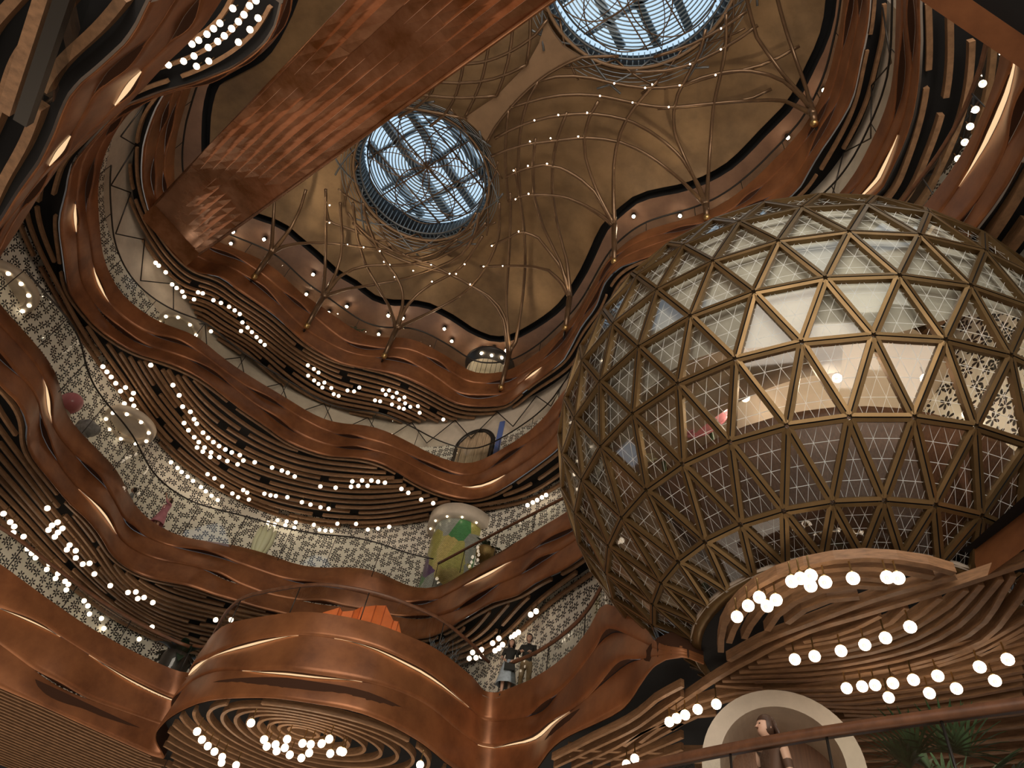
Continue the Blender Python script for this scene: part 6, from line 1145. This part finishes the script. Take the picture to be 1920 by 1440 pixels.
    if long_hair:
        mb = MB()
        for y in np.linspace(-0.085, 0.085, 9):
            x0 = -0.09 + 0.35 * abs(y)
            V, Fc = tube(np.array([hc + (x0 + 0.03, y * 0.9, 0.05), hc + (x0 - 0.01, y * 1.05, -0.06), hc + (x0 - 0.02, y * 1.15, -0.2), hc + (x0 + 0.0, y * 1.1, -0.34)]), [0.02, 0.028, 0.026, 0.008], 6); mb.add(V, Fc)
        mb.build('hair_length', hairm, hr)
    if skirt:
        n = 28; a = np.arange(n) * 2 * math.pi / n; rows = []
        for f in np.linspace(0, 1, 7):
            r = 0.16 + 0.14 * f + 0.012 * f * np.sin(7 * a)
            rows.append(np.c_[r * 0.85 * np.cos(a), r * np.sin(a), np.full(n, 1.08 - (0.08 + skirt_len) * f)])
        rows = [np.vstack([r, r[:1]]) for r in rows]
        V, Fc = grid(rows); obj('skirt', V, Fc, skirt, root)
    return root
person((1.86, 17.48, 9.6), math.radians(-105), 1.76, 'dark-haired man in black top and tan trousers leaning on the glass rail', 'black_cloth', 'tan_cloth', arms='rail', sleeve=0.1)
person((1.42, 17.56, 9.58), math.radians(-100), 1.58, 'long-haired woman in pale blue skirt beside the man at the rail', 'black_cloth', 'denim_pale', long_hair=True, arms='bag', skirt='denim_pale', skirt_len=0.62, legs_skin=True)
person((-11.85, 23.55, 15.58), math.radians(-120), 1.66, 'woman in a pink dress raising a phone on the middle gallery', 'pink_cloth', 'pink_cloth', hairm='hair_brown', long_hair=True, arms='phone', skirt='pink_cloth', skirt_len=0.5, legs_skin=True, sleeve=0.1)
person((-12.75, 22.55, 15.1), math.radians(-150), 1.6, 'short-haired man in a grey shirt half hidden by the middle balcony front', 'denim_pale', 'black_cloth', arms='rail', sleeve=0.08)
person((3.75, 7.98, Z1 + 0.02), math.radians(190), 1.98 / 1.0, 'woman with long brown hair passing the cream arched doorway', 'brown_cloth', 'black_cloth', hairm='hair_brown', long_hair=True)
ph = obj('phone', *box((0, 0, 0), (0.012, 0.075, 0.15)), 'black_cloth', smooth=False); ph.location = (-12.01, 23.13, 17.14); ph.rotation_euler = (0, 0, math.radians(-120)); tag(ph, 'black phone held up by the woman in pink', 'phone')
hb = empty('handbag', (1.42, 17.33, 10.3), label='small black handbag held by the woman in the pale skirt', cat='bag')
V, Fc = box((0, 0, 0), (0.26, 0.1, 0.16)); obj('bag_body', V, Fc, 'black_cloth', hb, smooth=False)
a = np.linspace(0, math.pi, 12); V, Fc = tube(np.c_[0.1 * np.cos(a), 0 * a, 0.08 + 0.16 * np.sin(a)], 0.008, 5); obj('strap', V, Fc, 'black_cloth', hb)

# ------------------------------------------------------------------ plants
def leaf_strip(p0, d0, L, wd, droop, n=6, fold=0.0):
    """a tapering leaf that starts at p0 along d0 and droops"""
    d0 = np.array(d0, float); d0 /= np.linalg.norm(d0); P = [np.array(p0, float)]; d = d0.copy()
    for i in range(n): P.append(P[-1] + d * L / n); d = d + np.array((0, 0, -droop / n)); d /= np.linalg.norm(d)
    P = np.array(P); side = np.cross(d0, (0, 0, 1.0)); nn = np.linalg.norm(side); side = side / nn if nn > 0.05 else np.array((1.0, 0, 0))
    t = np.linspace(0, 1, n + 1); wv = wd * np.sin(np.pi * np.clip(t * 0.9 + 0.08, 0, 1)) ** 0.8
    return grid([P - side * wv[:, None] / 2, P + np.array((0, 0, -fold)) , P + side * wv[:, None] / 2])
def pot(root, r, h, mat, k=20):
    V, Fc = lathe([(0.01, 0), (r * 0.72, 0), (r * 0.95, h * 0.45), (r, h * 0.8), (r * 0.94, h), (r * 0.84, h), (r * 0.82, h * 0.9)], k); obj('pot', V, Fc, mat, root)
    V, Fc = lathe([(0.01, h * 0.92), (r * 0.84, h * 0.92)], k); obj('soil', V, Fc, 'soil', root)
def fan_palm(loc, label):
    root = empty('potted_palm', loc, label=label, cat='plant'); rnd = random.Random(3)
    pot(root, 0.34, 0.85, 'gold_pot', 28)
    for q in range(9):
        az = q * 0.7 + rnd.uniform(-0.2, 0.2); el = rnd.uniform(0.35, 1.1)
        d = np.array((math.cos(az) * math.cos(el), math.sin(az) * math.cos(el), math.sin(el)))
        b0 = np.array((0, 0, 0.8)); tip = b0 + d * rnd.uniform(0.35, 0.55)
        V, Fc = tube(np.array([b0, b0 + d * 0.25 + (0, 0, 0.04), tip]), [0.012, 0.01, 0.008], 6); st = obj('frond', V, Fc, 'leaf', root)
        side = np.cross(d, (0, 0, 1)); side /= np.linalg.norm(side); up = np.cross(side, d); mb = MB()
        for j in range(17):
            b = (j - 8) / 8 * 1.5; dd = d * math.cos(b) + side * math.sin(b) + up * 0.1
            V, Fc = leaf_strip(tip, dd, 0.5 * (0.75 + 0.25 * math.cos(b)), 0.035, 0.5, 5, 0.004); mb.add(V, Fc)
        mb.build('leaf_fan', 'leaf', st)
    mb = MB()
    for q in range(60):
        az = rnd.uniform(0, 6.28); d = (math.cos(az), math.sin(az), rnd.uniform(-0.2, 0.6)); V, Fc = leaf_strip((0.28 * math.cos(az), 0.28 * math.sin(az), 0.8), d, rnd.uniform(0.1, 0.25), 0.05, 2.2, 3); mb.add(V, Fc)
    o = mb.build('trailing_leaves', 'leaf_dark', root); o['kind'] = 'stuff'
fan_palm((4.87, 6.62, Z1 + 0.02), 'fan palm in a round gold pot behind the lower right glass')
def big_leaf(loc, r, h, mat, label, n=16, L=0.7, wd=0.22, seed=1, leafm='leaf_dark'):
    root = empty('potted_plant', loc, label=label, cat='plant'); rnd = random.Random(seed)
    pot(root, r, h, mat)
    for q in range(n):
        az = q * 2.4 + rnd.uniform(-0.3, 0.3); el = rnd.uniform(0.1, 1.2)
        V, Fc = leaf_strip((0, 0, h * 0.9), (math.cos(az) * math.cos(el), math.sin(az) * math.cos(el), math.sin(el)), L * rnd.uniform(0.7, 1.15), wd, 1.6, 7, 0.02); obj('leaf', V, Fc, leafm, root)
    return root
big_leaf((-7.75, 20.85, 9.56), 0.42, 0.8, 'pot_dark', 'dark pot of broad drooping leaves beside the rounded bay', 18, 0.85, 0.26, 4)
big_leaf((0.35, 22.0, 16.4), 0.38, 0.45, 'gold_pot', 'gold pot of dark leaves beside the mosaic pillar', 14, 0.6, 0.16, 6)
for i, (x, y, z, lb) in enumerate(((-8.5, 22.9, 27.55, 'bushy green planter on the top gallery, second gap from the escalator'), (-5.1, 23.5, 27.75, 'bushy green planter on the top gallery left of the bright booth'))):
    root = empty('planter', (x, y, z), label=lb, cat='plant', group='planters on the top gallery')
    V, Fc = box((0, 0, 0.2), (1.3, 0.4, 0.4), -0.3); obj('trough', V, Fc, 'brass', root, smooth=False)
    rnd = random.Random(i); mb = MB()
    for q in range(260):
        p = (rnd.uniform(-0.75, 0.75), rnd.uniform(-0.3, 0.3), rnd.uniform(0.3, 0.85)); az = rnd.uniform(0, 6.28)
        V, Fc = leaf_strip(p, (math.cos(az), math.sin(az), rnd.uniform(0, 1)), rnd.uniform(0.12, 0.3), 0.06, 1.2, 3); mb.add(V, Fc)
    o = mb.build('foliage', 'leaf', root); o['kind'] = 'stuff'

# ------------------------------------------------------------------ art and furniture on the galleries
def tulip(loc):
    root = empty('sculpture', loc, label='pale yellow tulip-shaped sculpture standing on the middle gallery', cat='sculpture')
    for q in range(7):
        az = q * 2 * math.pi / 7; c, s = math.cos(az), math.sin(az); rr = 0.19 if q % 2 else 0.24
        P = np.array([(c * r * rr / 0.2, s * r * rr / 0.2, z) for r, z in ((0.05, 0.0), (0.15, 0.25), (0.2, 0.6), (0.22, 0.95), (0.24 + 0.05 * (q % 2), 1.22))])
        V, Fc = tube(P, [0.07, 0.13, 0.14, 0.11, 0.05], 10); obj('petal', V, Fc, 'pale_yellow', root)
    V, Fc = lathe([(0.01, -0.25), (0.3, -0.25), (0.3, 0.0), (0.12, 0.06), (0.05, 0.1)], 20); obj('plinth', V, Fc, 'pale_yellow', root)
tulip((-8.0, 23.9, 15.8))
def pavilion():
    # orange faceted canopy on the bay: folded panels with seams
    loc = np.array((-2.25, 16.2, 9.6)); root = empty('folded_canopy', tuple(loc), label='bright orange folded canopy on the rounded bay behind glass', cat='canopy')
    xs = [-1.05, -0.7, -0.62, -0.35, -0.22, 0.12, 0.35, 0.62, 0.75, 1.0]; zs = [0.45, 0.62, 0.56, 0.62, 0.82, 0.88, 1.0, 0.72, 0.70, 0.25]
    ys = [0.0, -0.12, -0.06, -0.14, -0.02, -0.16, -0.05, 0.05, 0.0, 0.1]
    for i in range(len(xs) - 1):
        a, b = (xs[i], ys[i]), (xs[i + 1], ys[i + 1])
        V = [(a[0], a[1], 0), (b[0], b[1], 0), (b[0], b[1], zs[i + 1]), (a[0], a[1], zs[i]), (a[0], a[1] + 1.0, 0), (b[0], b[1] + 1.0, 0), (b[0], b[1] + 0.9, zs[i + 1] * 0.9), (a[0], a[1] + 0.9, zs[i] * 0.9)]
        obj('fold_panel', V, [(0, 1, 2, 3), (3, 2, 6, 7), (5, 4, 7, 6), (1, 5, 6, 2), (4, 0, 3, 7)], 'orange_paint', root, smooth=False)
        V, Fc = tube(np.array([(b[0], b[1] - 0.01, 0.0), (b[0], b[1] - 0.01, zs[i + 1])]), 0.012, 5); obj('seam', V, Fc, 'orange_dark', root)
    root.rotation_euler = (0, 0, 0.08)
pavilion()
def mosaic_pillar():
    loc = (-0.85, 24.6, 15.3); root = empty('mosaic_pillar', loc, label='round pillar clad in bright coloured mosaic triangles with pale lit collar', cat='pillar')
    k = 48; r = 1.05; n = 12
    rows, uv = [], []
    for i in range(n + 1):
        z = 4.0 * i / n; a = np.arange(k + 1) * 2 * math.pi / k
        rows.append(np.c_[r * np.cos(a), r * np.sin(a), np.full(k + 1, z)]); uv.append(np.c_[a * r, np.full(k + 1, z)])
    V, Fc = grid(rows); obj('shaft', V, Fc, 'mosaic', root, uv=np.vstack(uv))
    V, Fc = lathe([(r * 0.98, 3.85), (r * 1.28, 3.85), (r * 1.3, 4.0), (r * 1.3, 4.4), (r, 4.4)], 48); obj('collar', V, Fc, 'cream_wall', root)
    dl = mesh('downlight', *uvsphere((0, 0, 0), 0.05, 8, 5), 'booth_light')
    for q in range(12):
        a = q * math.pi / 6; link('downlight', dl, root, (r * 1.15 * math.cos(a), r * 1.15 * math.sin(a), 3.83))
mosaic_pillar()
def ring_shade(loc, R_, label, n=10):
    root = empty('ring_canopy', loc, label=label, cat='canopy light')
    V, Fc = lathe([(R_ * 0.72, 0.02), (R_ * 0.72, 0), (R_, 0), (R_ * 1.03, 0.1), (R_ * 1.03, 0.25), (R_ * 0.7, 0.25)], 40); obj('ring', V, Fc, 'beige', root)
    V, Fc = lathe([(0.01, 0.12), (R_ * 0.72, 0.12)], 32); obj('inner_disc', V, Fc, 'cream_wall', root)
    dl = mesh('downlight', *uvsphere((0, 0, 0), 0.07, 8, 5), 'lamp_globe')
    for q in range(n):
        a = q * 2 * math.pi / n; link('downlight', dl, root, (R_ * 0.87 * math.cos(a), R_ * 0.87 * math.sin(a), -0.03))
    return root
ring_shade((-16.9, 15.9, 18.6), 1.0, 'pale round canopy ringed with small lights at the left edge', 12)
ring_shade((-14.0, 21.7, 18.7), 0.95, 'pale half-ring canopy with small lights on the middle gallery wall', 9)
ring_shade((-14.2, 20.6, 23.4), 0.9, 'pale half-ring canopy with small lights on the fourth gallery wall', 9)
def balloon():
    o = obj('balloon', *uvsphere((0, 0, 0), 0.4, 20, 12, 1.0, 0.8, 1.0), 'pink_gloss'); o.location = (-14.25, 18.6, 16.75)
    tag(o, 'shiny pink rounded sculpture at the edge of the middle gallery', 'sculpture')
    V, Fc = lathe([(0.25, -1.2), (0.3, -0.45), (0.1, -0.38)], 16); obj('plinth', V, Fc, 'cream_wall', o)
balloon()
def stone():
    loc = (-13.95, 19.75, 15.6); root = empty('sculpture', loc, label='mottled grey stone head sculpture on the middle gallery', cat='sculpture')
    V, Fc = uvsphere((0, 0, 1.15), 0.36, 24, 16, 1.1, 0.8, 0.85)
    V = V + 0.05 * np.sin(V[:, [1, 2, 0]] * 17 + 1) * 0.8; obj('head', V, Fc, 'grey_stone', root)
    V, Fc = lathe([(0.2, 0.0), (0.24, 0.5), (0.16, 0.85), (0.2, 1.0)], 16); obj('neck', V, Fc, 'grey_stone', root)
stone()
def arched_gate():
    c = np.array((-1.08, 23.66, 21.55)); root = empty('arched_door', tuple(c), label='timber plank door in a dark round arch on the fourth gallery', cat='door')
    root.rotation_euler = (0, 0, -0.56); R_ = 0.92; zc = 1.75; a = np.linspace(0, math.pi, 24)
    P = np.vstack([[(R_, 0, 0)], np.c_[R_ * np.cos(a), 0 * a, zc + R_ * np.sin(a)], [(-R_, 0, 0)]]); V, Fc = tube(P, 0.11, 8); obj('arch_frame', V, Fc, 'dark_metal', root)
    n = 9; w_ = 2 * R_ / n
    for i in range(n):
        x0 = -R_ + i * w_; xm = x0 + w_ / 2; ht = zc + math.sqrt(max(0, R_ ** 2 - xm ** 2))
        V, Fc = box((xm, 0.0 + 0.02 * (i % 2), ht / 2), (w_ * 0.94, 0.06, ht)); obj('plank', V, Fc, 'wood_door', root, smooth=False)
    V, Fc = box((1.2, 0.0, 1.9), (0.26, 0.04, 2.2)); obj('blue_panel', V, Fc, 'night_blue', root, smooth=False)
arched_gate()
def booth():
    c = (-1.35, 24.9, 27.5); root = empty('booth', c, label='brightly lit curved booth on the top gallery', cat='booth')
    a = np.linspace(math.pi * 1.05, math.pi * 1.95, 14)
    for i in range(13):
        a0, a1 = a[i] + 0.01, a[i + 1] - 0.01; P = np.array([(1.15 * math.cos(x), 1.0 * math.sin(x)) for x in (a0, a1)])
        V = np.array([(*P[0], 0), (*P[1], 0), (*P[1], 2.2), (*P[0], 2.2)]); obj('panel', V, [(0, 1, 2, 3)], 'booth_panel', root, smooth=False)
    V, Fc = lathe([(0.01, 2.9), (1.3, 2.9), (1.35, 2.8), (1.3, 2.7), (0.01, 2.7)], 36); obj('canopy', V, Fc, 'dark_metal', root)
    dl = mesh('downlight', *uvsphere((0, 0, 0), 0.07, 8, 5), 'spot_bulb')
    for q in (-1, 0, 1): link('downlight', dl, root, (0.55 * q, -0.9, 2.62))
booth()
def string_curtain():
    # hanging metal threads behind the bay's glass
    root = empty('thread_sculpture', (-0.45, 17.75, 9.6), label='tangle of thin silver threads standing on the bay beside the orange canopy', cat='sculpture')
    rnd = random.Random(9); mb = MB()
    for q in range(70):
        x, y = rnd.gauss(0, 0.28), rnd.gauss(0, 0.18)
        V, Fc = tube(np.array([(x, y, 0), (x + rnd.gauss(0, 0.1), y, 0.55), (x + rnd.gauss(0, 0.22), y + rnd.gauss(0, 0.1), rnd.uniform(0.8, 1.3))]), 0.005, 4); mb.add(V, Fc)
    o = mb.build('threads', 'steel_fin', root); o['kind'] = 'stuff'
    V, Fc = lathe([(0.01, 0.06), (0.45, 0.06), (0.5, 0.0), (0.01, 0.0)], 24); obj('base_plate', V, Fc, 'dark_metal', root)
string_curtain()
